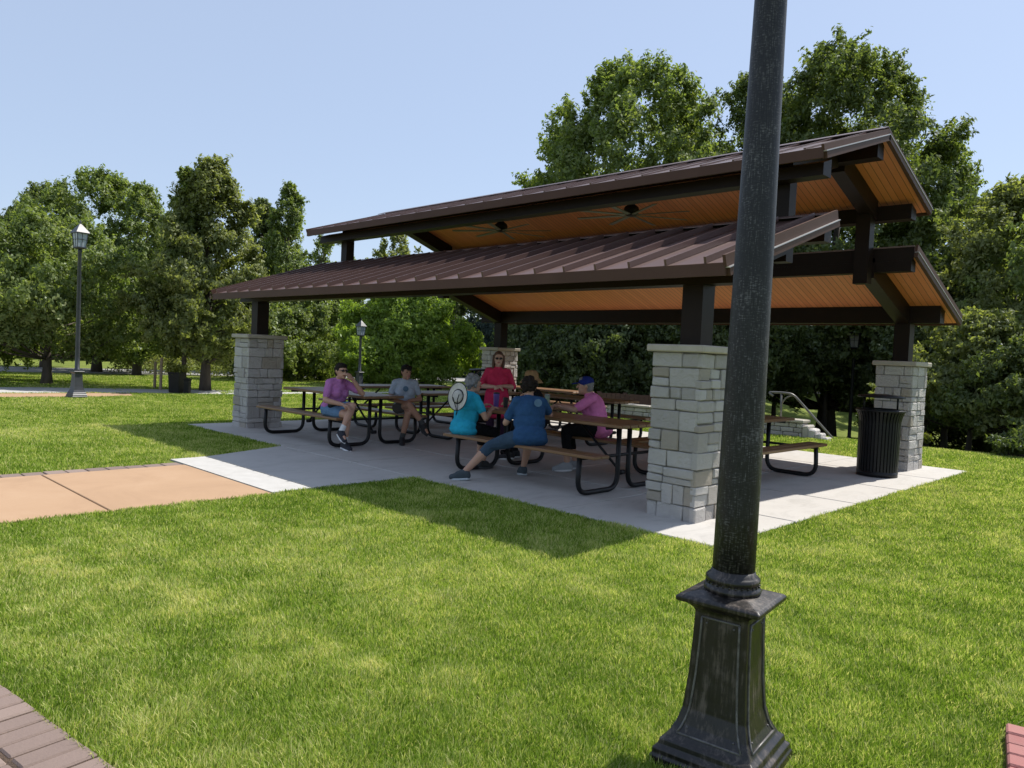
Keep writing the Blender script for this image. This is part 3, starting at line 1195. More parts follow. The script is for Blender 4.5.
def leaf_cloud(name, centers, sizes, nper, ls, m, parent, flat=.75, seed=0, rmin=.25, aspect=.5, up=.35, weights=None, axes=None, lens=None, heart=None):
    """many small leaf faces spread through clumps"""
    rs = np.random.RandomState(seed)
    centers = np.asarray(centers, float)
    sizes = np.asarray(sizes, float)
    K = len(centers)
    w = sizes ** 2 if weights is None else np.asarray(weights, float)
    idx = rs.choice(K, size=nper * K, p=w / w.sum())
    n = len(idx)
    d = rs.normal(size=(n, 3))
    d /= np.linalg.norm(d, axis=1)[:, None]
    r = rs.uniform(rmin, 1.12, n) ** .5
    P = centers[idx] + d * (r * sizes[idx])[:, None] * np.array([1, 1, flat])
    if axes is not None:
        P = P + axes[idx] * (lens[idx] * rs.uniform(-1, 1, n))[:, None]
    nrm = d * .8 + rs.normal(size=(n, 3)) * .7 + np.array([0, 0, up])
    if heart is not None:
        q_ = P - np.asarray(heart)
        nrm = nrm * .8 + q_ / (np.linalg.norm(q_, axis=1)[:, None] + 1e-6) * .75
    nrm /= np.linalg.norm(nrm, axis=1)[:, None]
    tn = np.cross(nrm, rs.normal(size=(n, 3)))
    tn /= np.linalg.norm(tn, axis=1)[:, None]
    tn[:, 2] -= .35
    bt_ = np.cross(nrm, tn)
    bt_ /= np.linalg.norm(bt_, axis=1)[:, None]
    s = ls * rs.uniform(.6, 1.35, n)[:, None]
    a = P - tn * s * .5
    b = P + bt_ * s * aspect * .5 + nrm * s * .06
    c = P + tn * s * .5 - nrm * s * .08
    e = P - bt_ * s * aspect * .5 + nrm * s * .06
    V = np.stack([a, b, c, e], 1).reshape(-1, 3)
    me = bpy.data.meshes.new(name)
    me.vertices.add(n * 4)
    me.vertices.foreach_set('co', V.ravel().astype(np.float32))
    me.loops.add(n * 4)
    me.loops.foreach_set('vertex_index', np.arange(n * 4, dtype=np.int32))
    me.polygons.add(n)
    me.polygons.foreach_set('loop_start', np.arange(0, n * 4, 4, dtype=np.int32))
    me.polygons.foreach_set('loop_total', np.full(n, 4, dtype=np.int32))
    ct = rs.uniform(-.16, .16, K)
    val = np.clip(.45 + ct[idx] + rs.normal(size=n) * .16, 0, 1)
    me.update(calc_edges=True)
    at = me.attributes.new('rnd', 'FLOAT', 'POINT')
    at.data.foreach_set('value', np.repeat(val, 4).astype(np.float32))
    return link(name, me, parent, m)


rs_ = np.random.RandomState(3)
leaf_cloud('foliage', rs_.normal(size=(14, 3)) * [.11, .11, .05] + [0, 0, .72], [.11] * 14, 60, .07, 'leaf_yellow', t, 1, 4)
t = thing('bollard', 'short dark square bollard beside the far planter', 'bollard', (-17.72, 2.33, 0), R(40))
bm = bmesh.new()
sqloft(bm, [(.085, 0), (.085, .03), (.07, .04), (.07, .38), (.085, .39), (.085, .42), (.02, .45)])
obj('post', bm, 'lampdark', t)
for k, (px_, D_, h_, lab) in enumerate(((154.5, 25.6, .84, 'darker left of two wooden tree stakes on the left lawn'), (160.5, 24.9, .98, 'taller pale right one of two wooden tree stakes on the left lawn'))):
    x, y = pxpos(px_, D_)
    bm = bmesh.new()
    tube(bm, [(0, 0, -.1), (.01, 0, h_ * .5), (.0, .01, h_ - .06), (0, .01, h_)], [.045, .045, .043, .03], 8)
    o = obj('wooden_stake', bm, 'stake')
    o.location = (x, y, 0)
    tag(o, lab, 'stake', 'wooden tree stakes')


# ------------------------------------------------------------------ trees
def branchy(bm, p0, p1, r0, r1, rs, seg=6, wob=.12, n=5):
    p0, p1 = Vector(p0), Vector(p1)
    L_ = (p1 - p0).length
    pts, rd = [], []
    for i in range(n + 1):
        t_ = i / n
        p = p0.lerp(p1, t_)
        sag = math.sin(t_ * math.pi) * L_ * .08
        p += Vector((rs.normal() * wob * L_ * .12, rs.normal() * wob * L_ * .12, -sag if 0 < t_ < 1 else 0)) * (1 if 0 < i < n else 0)
        pts.append(p)
        rd.append(r0 + (r1 - r0) * t_)
    tube(bm, pts, rd, seg)
    return pts


def tree(px, D, top, half, label, m, kind='round', zb=.8, n=70, nper=130, ls=.16, tr=.17, seed=1, bark='bark', base=None, name='tree', cat='tree', group=None, lean=0, clump=1.0, flat=.75, trunkpx=None, shape=1.0, aspect=.5, dens=1.02):
    """top: picture row of the crown top, half: half width in metres"""
    rs = np.random.RandomState(seed)
    n = int(n * 1.9)
    nper = int(nper * dens)
    ls *= .86
    x, y = pxpos(px, D)
    z0 = float(ground_z(x, y)) if base is None else base
    hor = 355.5 + (px - 512) * .044
    H = CAM.z + (hor - top) / FPX * D / math.sqrt(1 + ((px - 512) / FPX) ** 2) - z0
    t = thing(name, label, cat, (x, y, z0), rs.uniform(0, 6.28), group)
    cs, sz = [], []
    tries = 0
    ph = rs.uniform(0, 6.28, 6)
    while len(cs) < n and tries < 20000:
        tries += 1
        u = rs.uniform(0, 1)
        z = zb + (H - zb) * u
        if kind == 'round':
            r = half * math.sqrt(max(0, 1 - (2 * (u ** .85) - .92) ** 2)) if u > .02 else .4 * half
            r = half * (max(0, math.sin(math.pi * min(1, (u * .93 + .07)) ** .8)) ** .6)
        elif kind == 'spire':
            r = half * (1 - u) ** .75 * min(1, .45 + u * 3) + .15
        elif kind == 'oval':
            r = half * max(0, math.sin(math.pi * (u * .9 + .08))) ** .8
        elif kind == 'dome':
            r = half * math.sqrt(max(0, 1 - max(0, (u - .35) / .65) ** 2.3)) * (.75 + .25 * min(1, u / .35))
        elif kind == 'bush':
            r = half * math.sqrt(max(0, 1 - u ** 2.2))
        else:
            r = half
        a = rs.uniform(0, 6.28)
        lob = 1 + .16 * math.sin(2 * a + ph[0] + u * 4) + .13 * math.sin(3 * a + ph[1] - u * 7) + .10 * math.sin(5 * a + ph[2] + u * 11)
        q = rs.uniform(.12, 1) ** .5
        if rs.uniform() > .25 + .75 * q:
            continue
        rad = r * lob * q
        s = clump * 1.12 * (.30 + .34 * rs.uniform() ** 1.3) * (half / 2.6) ** .55 * (1.0 - .35 * u)
        cs.append((rad * math.cos(a) + lean * u, rad * math.sin(a), min(z, H - s * .6)))
        sz.append(s)
    cs = np.array(cs)
    sz = np.array(sz)
    # twig sprays reaching outward and up from every clump: they make the ragged outline
    nf = n * 5
    pi_ = rs.choice(len(cs), nf)
    outw = cs[pi_] - np.array([0, 0, zb + (H - zb) * .35])
    outw /= np.linalg.norm(outw, axis=1)[:, None] + 1e-6
    fd = outw * .9 + rs.normal(size=(nf, 3)) * .75 + np.array([0, 0, .30])
    fd /= np.linalg.norm(fd, axis=1)[:, None]
    ln_ = sz[pi_] * rs.uniform(.35, .75, nf)
    fr_ = cs[pi_] + fd * (sz[pi_] * rs.uniform(.35, .95, nf))[:, None]
    fr_[:, 2] = np.clip(fr_[:, 2], zb * .7, H + .05)
    allc = np.vstack([cs, fr_])
    alls = np.concatenate([sz, sz[pi_] * rs.uniform(.16, .30, nf)])
    axs = np.vstack([np.zeros((n, 3)), fd])
    lns = np.concatenate([np.zeros(n), ln_])
    wts = np.concatenate([sz ** 2 / (sz ** 2).sum() * .34, alls[n:] * ln_ / (alls[n:] * ln_).sum() * .66])
    leaf_cloud('crown', allc, alls, int(nper * 1.15 / 6), ls, m, t, flat, seed + 5, aspect=aspect, weights=wts, axes=axs, lens=lns, heart=(0, 0, zb + (H - zb) * .42))
    bm = bmesh.new()
    hh = H * (.86 if kind == 'spire' else .62)
    tp = []
    for i in range(7):
        f_ = i / 6
        tp.append((rs.normal() * .03 * H * .3 * f_ + lean * f_, rs.normal() * .03 * H * .3 * f_, -.15 + (hh + .15) * f_))
    rd = [tr * (1.35 if i == 0 else 1) * (1 - .78 * i / 6) for i in range(7)]
    tube(bm, tp, rd, 10)
    order = np.argsort(-sz)[:46]
    for k in order:
        c_ = Vector(cs[k])
        zz = min(max(zb * .7, c_.z - .35 * math.hypot(c_.x, c_.y) - .2), hh * .97)
        f_ = (zz + .15) / (hh + .15)
        i0 = min(5, int(f_ * 6))
        q = f_ * 6 - i0
        s_ = Vector(tp[i0]).lerp(Vector(tp[i0 + 1]), q)
        branchy(bm, s_, c_, tr * .33 * (1 - .6 * f_), .012, rs, 5)
    obj('trunk', bm, bark, t, True)
    return t


GL = 'trees on the left lawn'
GB = 'trees behind the pavilion'
# left group
T_ = [
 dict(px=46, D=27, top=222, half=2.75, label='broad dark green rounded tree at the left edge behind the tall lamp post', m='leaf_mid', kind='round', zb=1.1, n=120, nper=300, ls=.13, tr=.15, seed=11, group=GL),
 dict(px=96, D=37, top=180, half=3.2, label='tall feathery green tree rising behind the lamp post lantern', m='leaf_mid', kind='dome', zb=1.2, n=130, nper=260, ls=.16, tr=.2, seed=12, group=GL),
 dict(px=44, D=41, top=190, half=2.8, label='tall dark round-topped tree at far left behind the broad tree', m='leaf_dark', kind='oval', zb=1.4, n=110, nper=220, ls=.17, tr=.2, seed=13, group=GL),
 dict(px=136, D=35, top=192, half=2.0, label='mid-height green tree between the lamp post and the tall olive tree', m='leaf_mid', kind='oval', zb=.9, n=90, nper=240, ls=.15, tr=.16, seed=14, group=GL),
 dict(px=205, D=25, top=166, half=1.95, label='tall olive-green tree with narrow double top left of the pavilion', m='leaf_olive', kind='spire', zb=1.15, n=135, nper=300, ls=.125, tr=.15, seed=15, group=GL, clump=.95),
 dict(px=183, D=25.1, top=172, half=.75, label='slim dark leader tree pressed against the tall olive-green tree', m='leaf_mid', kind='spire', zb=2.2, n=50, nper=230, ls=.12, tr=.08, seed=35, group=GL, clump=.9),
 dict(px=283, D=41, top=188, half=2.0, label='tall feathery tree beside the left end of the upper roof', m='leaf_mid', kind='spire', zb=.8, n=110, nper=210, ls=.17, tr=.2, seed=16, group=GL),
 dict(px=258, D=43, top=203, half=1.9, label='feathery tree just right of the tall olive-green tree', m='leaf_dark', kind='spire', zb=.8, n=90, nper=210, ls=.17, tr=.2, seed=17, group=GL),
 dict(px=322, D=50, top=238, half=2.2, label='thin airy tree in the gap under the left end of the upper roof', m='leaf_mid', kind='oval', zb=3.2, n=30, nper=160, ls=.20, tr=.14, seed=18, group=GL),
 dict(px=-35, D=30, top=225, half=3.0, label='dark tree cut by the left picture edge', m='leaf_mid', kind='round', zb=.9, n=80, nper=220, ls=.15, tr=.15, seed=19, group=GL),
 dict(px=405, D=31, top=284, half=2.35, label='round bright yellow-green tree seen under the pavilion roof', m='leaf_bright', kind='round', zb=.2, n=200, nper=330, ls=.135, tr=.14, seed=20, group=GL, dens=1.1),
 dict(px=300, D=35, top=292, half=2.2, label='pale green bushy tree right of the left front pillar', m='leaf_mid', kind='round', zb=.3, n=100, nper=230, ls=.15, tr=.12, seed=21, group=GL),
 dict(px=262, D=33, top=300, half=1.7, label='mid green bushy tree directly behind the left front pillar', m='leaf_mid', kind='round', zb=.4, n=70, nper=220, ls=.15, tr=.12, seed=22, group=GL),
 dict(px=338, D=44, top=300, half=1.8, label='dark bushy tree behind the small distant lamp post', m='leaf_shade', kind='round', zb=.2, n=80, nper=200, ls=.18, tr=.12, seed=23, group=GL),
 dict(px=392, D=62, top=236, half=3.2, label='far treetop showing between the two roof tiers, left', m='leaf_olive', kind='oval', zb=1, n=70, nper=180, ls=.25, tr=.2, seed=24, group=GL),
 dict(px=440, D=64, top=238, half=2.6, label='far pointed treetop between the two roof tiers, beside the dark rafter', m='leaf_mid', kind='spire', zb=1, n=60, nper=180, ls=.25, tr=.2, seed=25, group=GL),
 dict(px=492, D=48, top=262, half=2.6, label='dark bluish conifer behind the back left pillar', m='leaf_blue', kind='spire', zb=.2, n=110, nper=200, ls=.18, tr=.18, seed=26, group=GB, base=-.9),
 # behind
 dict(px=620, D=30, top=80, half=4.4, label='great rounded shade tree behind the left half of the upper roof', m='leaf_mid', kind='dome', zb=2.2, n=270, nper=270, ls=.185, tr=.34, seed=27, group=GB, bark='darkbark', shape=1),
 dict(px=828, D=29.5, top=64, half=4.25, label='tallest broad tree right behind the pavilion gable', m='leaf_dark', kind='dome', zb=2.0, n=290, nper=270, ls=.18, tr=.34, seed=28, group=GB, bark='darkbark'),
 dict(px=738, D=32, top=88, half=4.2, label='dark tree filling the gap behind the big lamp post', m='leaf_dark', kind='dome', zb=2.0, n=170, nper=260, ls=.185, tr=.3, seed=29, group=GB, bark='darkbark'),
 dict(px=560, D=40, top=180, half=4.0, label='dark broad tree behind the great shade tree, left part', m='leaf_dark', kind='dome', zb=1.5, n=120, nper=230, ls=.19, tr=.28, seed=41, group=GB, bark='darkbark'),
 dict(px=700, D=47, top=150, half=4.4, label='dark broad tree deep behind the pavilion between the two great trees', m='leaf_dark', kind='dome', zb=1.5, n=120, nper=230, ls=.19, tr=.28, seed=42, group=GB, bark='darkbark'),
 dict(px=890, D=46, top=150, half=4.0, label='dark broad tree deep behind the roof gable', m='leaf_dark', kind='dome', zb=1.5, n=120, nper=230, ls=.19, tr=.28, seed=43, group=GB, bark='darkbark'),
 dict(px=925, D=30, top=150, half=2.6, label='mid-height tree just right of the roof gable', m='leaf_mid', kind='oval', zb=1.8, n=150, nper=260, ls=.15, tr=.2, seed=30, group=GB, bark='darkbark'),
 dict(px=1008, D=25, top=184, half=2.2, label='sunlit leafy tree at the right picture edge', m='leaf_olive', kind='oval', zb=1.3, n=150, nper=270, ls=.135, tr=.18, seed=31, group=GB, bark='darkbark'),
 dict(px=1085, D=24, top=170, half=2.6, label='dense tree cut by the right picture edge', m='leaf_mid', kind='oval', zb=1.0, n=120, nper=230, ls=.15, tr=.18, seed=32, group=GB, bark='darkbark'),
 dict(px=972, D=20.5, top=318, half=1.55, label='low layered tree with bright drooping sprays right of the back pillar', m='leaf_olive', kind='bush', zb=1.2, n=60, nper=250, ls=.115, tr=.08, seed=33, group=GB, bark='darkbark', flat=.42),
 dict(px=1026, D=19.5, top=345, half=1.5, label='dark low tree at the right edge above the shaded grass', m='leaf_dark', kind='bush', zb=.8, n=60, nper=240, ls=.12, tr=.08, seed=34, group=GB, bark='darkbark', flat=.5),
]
for d in T_:
    tree(**d)
# understory behind the pavilion
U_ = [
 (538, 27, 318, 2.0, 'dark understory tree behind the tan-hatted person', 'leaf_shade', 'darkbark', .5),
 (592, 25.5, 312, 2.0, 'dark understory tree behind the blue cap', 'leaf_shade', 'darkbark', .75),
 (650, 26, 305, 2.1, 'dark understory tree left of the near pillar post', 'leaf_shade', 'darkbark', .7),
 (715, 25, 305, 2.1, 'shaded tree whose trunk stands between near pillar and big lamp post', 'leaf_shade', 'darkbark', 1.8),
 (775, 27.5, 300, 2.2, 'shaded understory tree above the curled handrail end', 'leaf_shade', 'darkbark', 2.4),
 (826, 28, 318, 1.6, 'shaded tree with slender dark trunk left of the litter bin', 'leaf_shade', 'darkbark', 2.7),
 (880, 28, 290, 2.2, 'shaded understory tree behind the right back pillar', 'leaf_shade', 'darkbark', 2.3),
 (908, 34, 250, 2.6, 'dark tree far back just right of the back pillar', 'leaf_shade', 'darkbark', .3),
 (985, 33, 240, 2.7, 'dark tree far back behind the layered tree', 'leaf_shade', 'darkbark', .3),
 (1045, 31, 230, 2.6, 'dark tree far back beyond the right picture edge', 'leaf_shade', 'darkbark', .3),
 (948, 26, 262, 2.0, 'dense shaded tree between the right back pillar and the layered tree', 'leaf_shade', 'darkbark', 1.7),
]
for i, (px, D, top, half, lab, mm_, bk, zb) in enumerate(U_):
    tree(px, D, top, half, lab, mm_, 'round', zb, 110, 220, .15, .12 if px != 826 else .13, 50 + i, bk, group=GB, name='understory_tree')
# far belt of trees closing the view: copies of three far trees
far = [tree(70, 58, 262, 3.6, 'distant tree of the belt beyond the left road', 'leaf_shade', 'round', .3, 90, 170, .26, .2, 71, group='distant tree belt', name='distant_tree'),
       tree(620, 58, 285, 3.8, 'distant tree of the belt beyond the left road', 'leaf_shade', 'round', .2, 90, 170, .26, .2, 72, group='distant tree belt', name='distant_tree')]
for k, (px, D) in enumerate(((-60, 55), (10, 60), (125, 57), (180, 62), (235, 56), (290, 60), (350, 66), (410, 58), (470, 60), (530, 64), (575, 56), (680, 60), (740, 55), (800, 58), (860, 52), (920, 50), (985, 52), (1050, 48))):
    x, y = pxpos(px, D)
    o = dup(far[k % 2], (x, y, float(ground_z(x, y))), k * 1.7, 'distant tree of the belt beyond the left road')
    o.scale = (1, 1, .85 + .1 * (k % 3))
for k, o in enumerate([o for o in COL.objects if o.name.startswith('distant_tree')]):
    o['label'] = 'dark far-off tree, one of the belt closing the view behind the nearer trees'

# clipped hedge with pale shoots behind the planter
hx, hy = pxpos(205, 36)
t = thing('hedge', 'low pale green hedge behind the planter on the left', 'hedge', (hx, hy, 0), YAW)
cs = [(x_, y_, z_) for x_ in np.arange(-4.0, 3.0, .28) for y_ in (-.3, .2) for z_ in (.25, .6)]
leaf_cloud('foliage', np.array(cs) + np.random.RandomState(8).normal(size=(len(cs), 3)) * .06, [.27] * len(cs), 60, .13, 'leaf_olive', t, 1.2, 8, aspect=.3)
# bluish low shrub at the right edge, and a young plant in the shade
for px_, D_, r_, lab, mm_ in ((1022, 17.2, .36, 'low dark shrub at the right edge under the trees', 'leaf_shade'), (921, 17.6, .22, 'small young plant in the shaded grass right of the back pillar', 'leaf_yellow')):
    x, y = pxpos(px_, D_)
    t = thing('shrub', lab, 'shrub', (x, y, float(ground_z(x, y))))
    rs_ = np.random.RandomState(int(px_))
    cs = rs_.normal(size=(22, 3)) * [r_ * .5, r_ * .5, r_ * .25] + [0, 0, r_ * .75]
    leaf_cloud('foliage', cs, [r_ * .42] * 22, 80, .10, mm_, t, .6, int(px_), aspect=.35)
    bm = bmesh.new()
    for c_ in cs[:8]:
        branchy(bm, (0, 0, -.05), c_, .015, .006, rs_, 5)
    obj('stem', bm, 'darkbark', t)
# ------------------------------------------------------------------ people
def skinmat(name, c):
    m = mat(name, c, .55, 0, .35)
    m.node_tree.nodes['Principled BSDF'].inputs['Subsurface Weight'].default_value = .08
    m.node_tree.nodes['Principled BSDF'].inputs['Subsurface Scale'].default_value = .02
    return m


def cloth(name, c, k=.72):
    d = tuple(x * k for x in c)
    m = mat(name, c, .9, 0, .15)
    v = coords(m)
    setc(m, ramp(m, nz(m, v, 9, 5, .6), [(.3, d), (.7, c)]))
    bump(m, nz(m, v, 14, 4, .6, 1.2), .55, .03)
    return m


SK = skinmat('skin', (.46, .27, .19))
SK2 = skinmat('skin_tanned', (.38, .21, .14))
EYE = mat('eye_dark', (.03, .02, .015), .2)
LIP = mat('lips', (.36, .13, .11), .5)
HAIRB = speckle('dark_brown_hair', (.010, .007, .006), (.022, .015, .011), 40, .7, .5, 90, (1, 1, .2), spec=.15)
HAIRR = speckle('auburn_hair', (.06, .025, .014), (.13, .06, .034), 40, .55, .5, 90, (1, 1, .2))
HAIRG = speckle('grey_hair', (.10, .10, .10), (.24, .235, .23), 40, .6, .5, 90, (1, 1, .3))
DARKG = mat('dark_lens', (.008, .008, .009), .15)


def vec(a):
    return Vector(a)


def blob_cap(bm, p0, r0, p1, r1, sub=2):
    p0, p1 = Vector(p0), Vector(p1)
    a = bmesh.ops.create_icosphere(bm, subdivisions=sub, radius=r0, matrix=Matrix.Translation(p0))['verts']
    b = bmesh.ops.create_icosphere(bm, subdivisions=sub, radius=r1, matrix=Matrix.Translation(p1))['verts']
    gs = a + b
    h = bmesh.ops.convex_hull(bm, input=gs, use_existing_faces=False)
    dead = [v for v in list(h['geom_interior']) + list(h['geom_unused']) if isinstance(v, bmesh.types.BMVert)]
    dead = [v for v in set(dead) if v.is_valid]
    if dead:
        bmesh.ops.delete(bm, geom=dead, context='VERTS')


def hullblob(bm, spheres):
    """tapered capsule / hull built in its own bmesh, then merged in"""
    b2 = bmesh.new()
    for p, r in spheres:
        bmesh.ops.create_icosphere(b2, subdivisions=2, radius=r, matrix=Matrix.Translation(Vector(p)))
    h = bmesh.ops.convex_hull(b2, input=b2.verts[:], use_existing_faces=False)
    dead = list({v for v in list(h['geom_interior']) + list(h['geom_unused']) + list(h['geom_holes']) if isinstance(v, bmesh.types.BMVert) and v.is_valid})
    if dead:
        bmesh.ops.delete(b2, geom=dead, context='VERTS')
    # drop the faces of the source spheres that are inside
    hullf = {f for f in h['geom'] if isinstance(f, bmesh.types.BMFace) and f.is_valid}
    rest = [f for f in b2.faces if f not in hullf]
    if hullf and rest:
        bmesh.ops.delete(b2, geom=rest, context='FACES')
    me = bpy.data.meshes.new('tmp')
    b2.to_mesh(me)
    b2.free()
    bm.from_mesh(me)
    bpy.data.meshes.remove(me)


def ell(bm, c, rad, rot=None):
    mt = Matrix.Translation(Vector(c))
    if rot is not None:
        mt = mt @ rot.to_4x4()
    mt = mt @ Matrix.Diagonal((*rad, 1))
    bmesh.ops.create_icosphere(bm, subdivisions=3, radius=1, matrix=mt)


def cap(bm, *pr):
    hullblob(bm, [(pr[i], pr[i + 1]) for i in range(0, len(pr), 2)])


def frame(f, up=(0, 0, 1)):
    y = Vector(f).normalized()
    x = y.cross(Vector(up)).normalized()
    z = x.cross(y)
    return Matrix((x, y, z)).transposed()


def melt(name, bm, m, parent=None, vox=.009, smooth=3, loc=None):
    """merge overlapping volumes into one continuous surface"""
    me = bpy.data.meshes.new(name)
    bmesh.ops.recalc_face_normals(bm, faces=bm.faces)
    bm.to_mesh(me)
    bm.free()
    o = bpy.data.objects.new(name, me)
    COL.objects.link(o)
    r = o.modifiers.new('r', 'REMESH')
    r.mode = 'VOXEL'
    r.voxel_size = vox
    s = o.modifiers.new('s', 'SMOOTH')
    s.factor = .5
    s.iterations = smooth
    dg = bpy.context.evaluated_depsgraph_get()
    me2 = bpy.data.meshes.new_from_object(o.evaluated_get(dg))
    me2.name = name
    o.modifiers.clear()
    o.data = me2
    bpy.data.meshes.remove(me)
    for mm_ in (m if isinstance(m, list) else [m]):
        me2.materials.append(M[mm_] if isinstance(mm_, str) else mm_)
    me2.polygons.foreach_set('use_smooth', [True] * len(me2.polygons))
    if parent is not None:
        o.parent = parent
    return o


def person(label, org, fw, J, fat=1.0, skin=None, shirt=None, sleeve=.55, hem=0.0, pants=None, plen=2.0, shoe=(.02, .02, .022), sole=(.6, .6, .58),
           sock=None, hair=HAIRB, hstyle='short', glasses=False, dress=None, k=.95, scale=1.0):
    skin = skin or SK
    fx, fy = Vector((*fw, 0)).normalized().xy
    ang = math.atan2(-fx, fy)
    P, Ch, Nk, Hd = (vec(J[n]) for n in ('P', 'Ch', 'Nk', 'Hd'))
    hf = frame(J.get('hf', (0, 1, 0)))
    tw = J.get('twist', 0.0)
    side = Vector((math.cos(tw), math.sin(tw), 0))
    Sh = {s: Ch + side * (s * .146) + Vector((0, 0, .055)) for s in (-1, 1)}
    Hp = {s: P + Vector((s * .09, 0, -.02)) for s in (-1, 1)}
    El = {-1: vec(J['Le']), 1: vec(J['Re'])}
    Wr = {-1: vec(J['Lw']), 1: vec(J['Rw'])}
    Kn = {-1: vec(J['Lk']), 1: vec(J['Rk'])}
    An = {-1: vec(J['La']), 1: vec(J['Ra'])}
    To = {-1: vec(J.get('Lt', (0, 1, -.12))).normalized(), 1: vec(J.get('Rt', (0, 1, -.12))).normalized()}
    Be = P.lerp(Ch, .45)
    tz = (Ch - P).normalized()
    tr = frame(Vector((-side.y, side.x, 0)), tz)
    tr = Matrix((side, tz.cross(side), tz)).transposed()

    def torso(bm, e=0.0):
        ell(bm, P, (.158 * fat + e, .118 * fat + e, .115 + e), tr)
        ell(bm, Be + tr @ Vector((0, .015, 0)), (.142 * fat + e, .112 * fat + e, .15 + e), tr)
        ell(bm, Ch - tz * .07, (.152 * (.5 + .5 * fat) + e, .112 * (.6 + .4 * fat) + e, .16 + e), tr)
        for s in (-1, 1):
            ell(bm, Ch - tz * .085 + tr @ Vector((s * .07, .085 * fat, 0)), (.062 + e, .055 + e, .065 + e), tr)
            cap(bm, Ch + tz * .035, .070 + e, Sh[s] - Vector((0, 0, .015)), .047 + e)

    b = bmesh.new()
    torso(b)
    cap(b, Ch + tz * .04, .062, Nk, .05, Nk.lerp(Hd, .55), .047)
    # head
    def hp(x, y, z):
        return Hd + hf @ Vector((x, y, z))
    ell(b, hp(0, -.008, .012), (.073, .092, .102), hf)
    ell(b, hp(0, .022, -.05), (.056, .066, .062), hf)
    cap(b, hp(0, .090, .012), .009, hp(0, .106, -.018), .0135)
    cap(b, hp(-.03, .083, .028), .012, hp(.03, .083, .028), .012)
    ell(b, hp(0, .072, -.088), (.022, .018, .018), hf)
    cap(b, hp(-.016, .084, -.048), .008, hp(.016, .084, -.048), .008)
    for s in (-1, 1):
        ell(b, hp(s * .075, -.012, .0), (.009, .018, .030), hf)
    # arms and hands
    for s in (-1, 1):
        cap(b, Sh[s], .050, Sh[s].lerp(El[s], .5), .046, El[s], .037)
        cap(b, El[s], .038, El[s].lerp(Wr[s], .3), .040, Wr[s], .026)
        d = vec(J.get('Ld' if s < 0 else 'Rd', Wr[s] - El[s])).normalized()
        pn = vec(J.get('Lp' if s < 0 else 'Rp', (0, 0, -1)))
        pn = (pn - d * pn.dot(d)).normalized()
        sd = d.cross(pn) * s
        kn_ = []
        for q in (-.028, -.010, .009, .027):
            kn_.append(Wr[s] + d * .085 + sd * q)
        cap(b, Wr[s], .022, kn_[0], .013, kn_[3], .013)
        for i, (kk, ln) in enumerate(zip(kn_, (.066, .078, .072, .056))):
            p1 = kk + d * ln * .45 + pn * .012 + sd * (i - 1.5) * .003
            p2 = p1 + d * ln * .35 + pn * .022
            p3 = p2 + d * ln * .15 + pn * .022
            cap(b, kk, .0105, p1, .0095)
            cap(b, p1, .0095, p2, .0088)
            cap(b, p2, .0088, p3, .0078)
        tb = Wr[s] + d * .028 - sd * .026
        t1 = tb + d * .030 - sd * .022 + pn * .012
        t2 = t1 + d * .030 - sd * .004 + pn * .012
        cap(b, tb, .014, t1, .012)
        cap(b, t1, .0115, t2, .0095)
    # legs
    for s in (-1, 1):
        cap(b, Hp[s], .088 * (.55 + .45 * fat), Hp[s].lerp(Kn[s], .5), .076 * (.6 + .4 * fat), Kn[s], .054)
        back = (Kn[s] - An[s]).cross(Vector((1, 0, 0))).normalized()
        mid = Kn[s].lerp(An[s], .32)
        cap(b, Kn[s], .052, mid, .054 * (.7 + .3 * fat), An[s], .034)
        toe = An[s] + To[s] * .14 + Vector((0, 0, -.045))
        cap(b, An[s], .034, An[s] - To[s] * .03 + Vector((0, 0, -.045)), .030, toe, .026)
    body = melt('person', b, [skin, EYE, LIP], None, .0075, 2)
    body.location = (*org, 0)
    body.rotation_euler = (0, 0, ang)
    body.scale = (scale,) * 3
    tag(body, label, 'person')
    # eyes and mouth by face
    me = body.data
    eyes = [hp(s * .03, .085, .012) for s in (-1, 1)]
    lips = [hp(x, .092, -.048) for x in (-.014, 0, .014)]
    for p in me.polygons:
        c_ = p.center
        if min((c_ - e).length for e in eyes) < .0125:
            p.material_index = 1
        elif min((c_ - e).length for e in lips) < .011:
            p.material_index = 2
    # clothing
    if shirt is not None:
        b = bmesh.new()
        torso(b, .020)
        for s in (-1, 1):
            q = Sh[s].lerp(El[s], sleeve)
            cap(b, Sh[s] - Vector((0, 0, .008)), .060, Sh[s].lerp(El[s], sleeve * .6), .058, q, .056)
        if hem:
            ell(b, P + tr @ Vector((0, .01, -hem)), (.175 * fat + .012, .135 * fat + .012, .10), tr)
        cap(b, Ch + tz * .05, .078, Nk - Vector((0, 0, .012)), .060)
        o_ = melt('shirt', b, shirt, body, .009, 3)
        for v in o_.data.vertices:
            n_ = noise.noise_vector(v.co * 11) * .006 + noise.noise_vector(v.co * 27) * .0025
            v.co += n_
    if dress is not None:
        b = bmesh.new()
        hull = [(P + Vector((s * .07, 0, .02)), .12) for s in (-1, 1)]
        hull += [(vec((s * .12, yy_, .58)), .10) for s in (-1, 1) for yy_ in (-.02, .04)]
        hullblob(b, hull)
        o_ = melt('skirt', b, dress, body, .011, 3)
        for v in o_.data.vertices:
            a_ = math.atan2(v.co.y, v.co.x)
            v.co += Vector((v.co.x, v.co.y, 0)).normalized() * .012 * math.sin(a_ * 9) * max(0, (.9 - v.co.z) * 2)
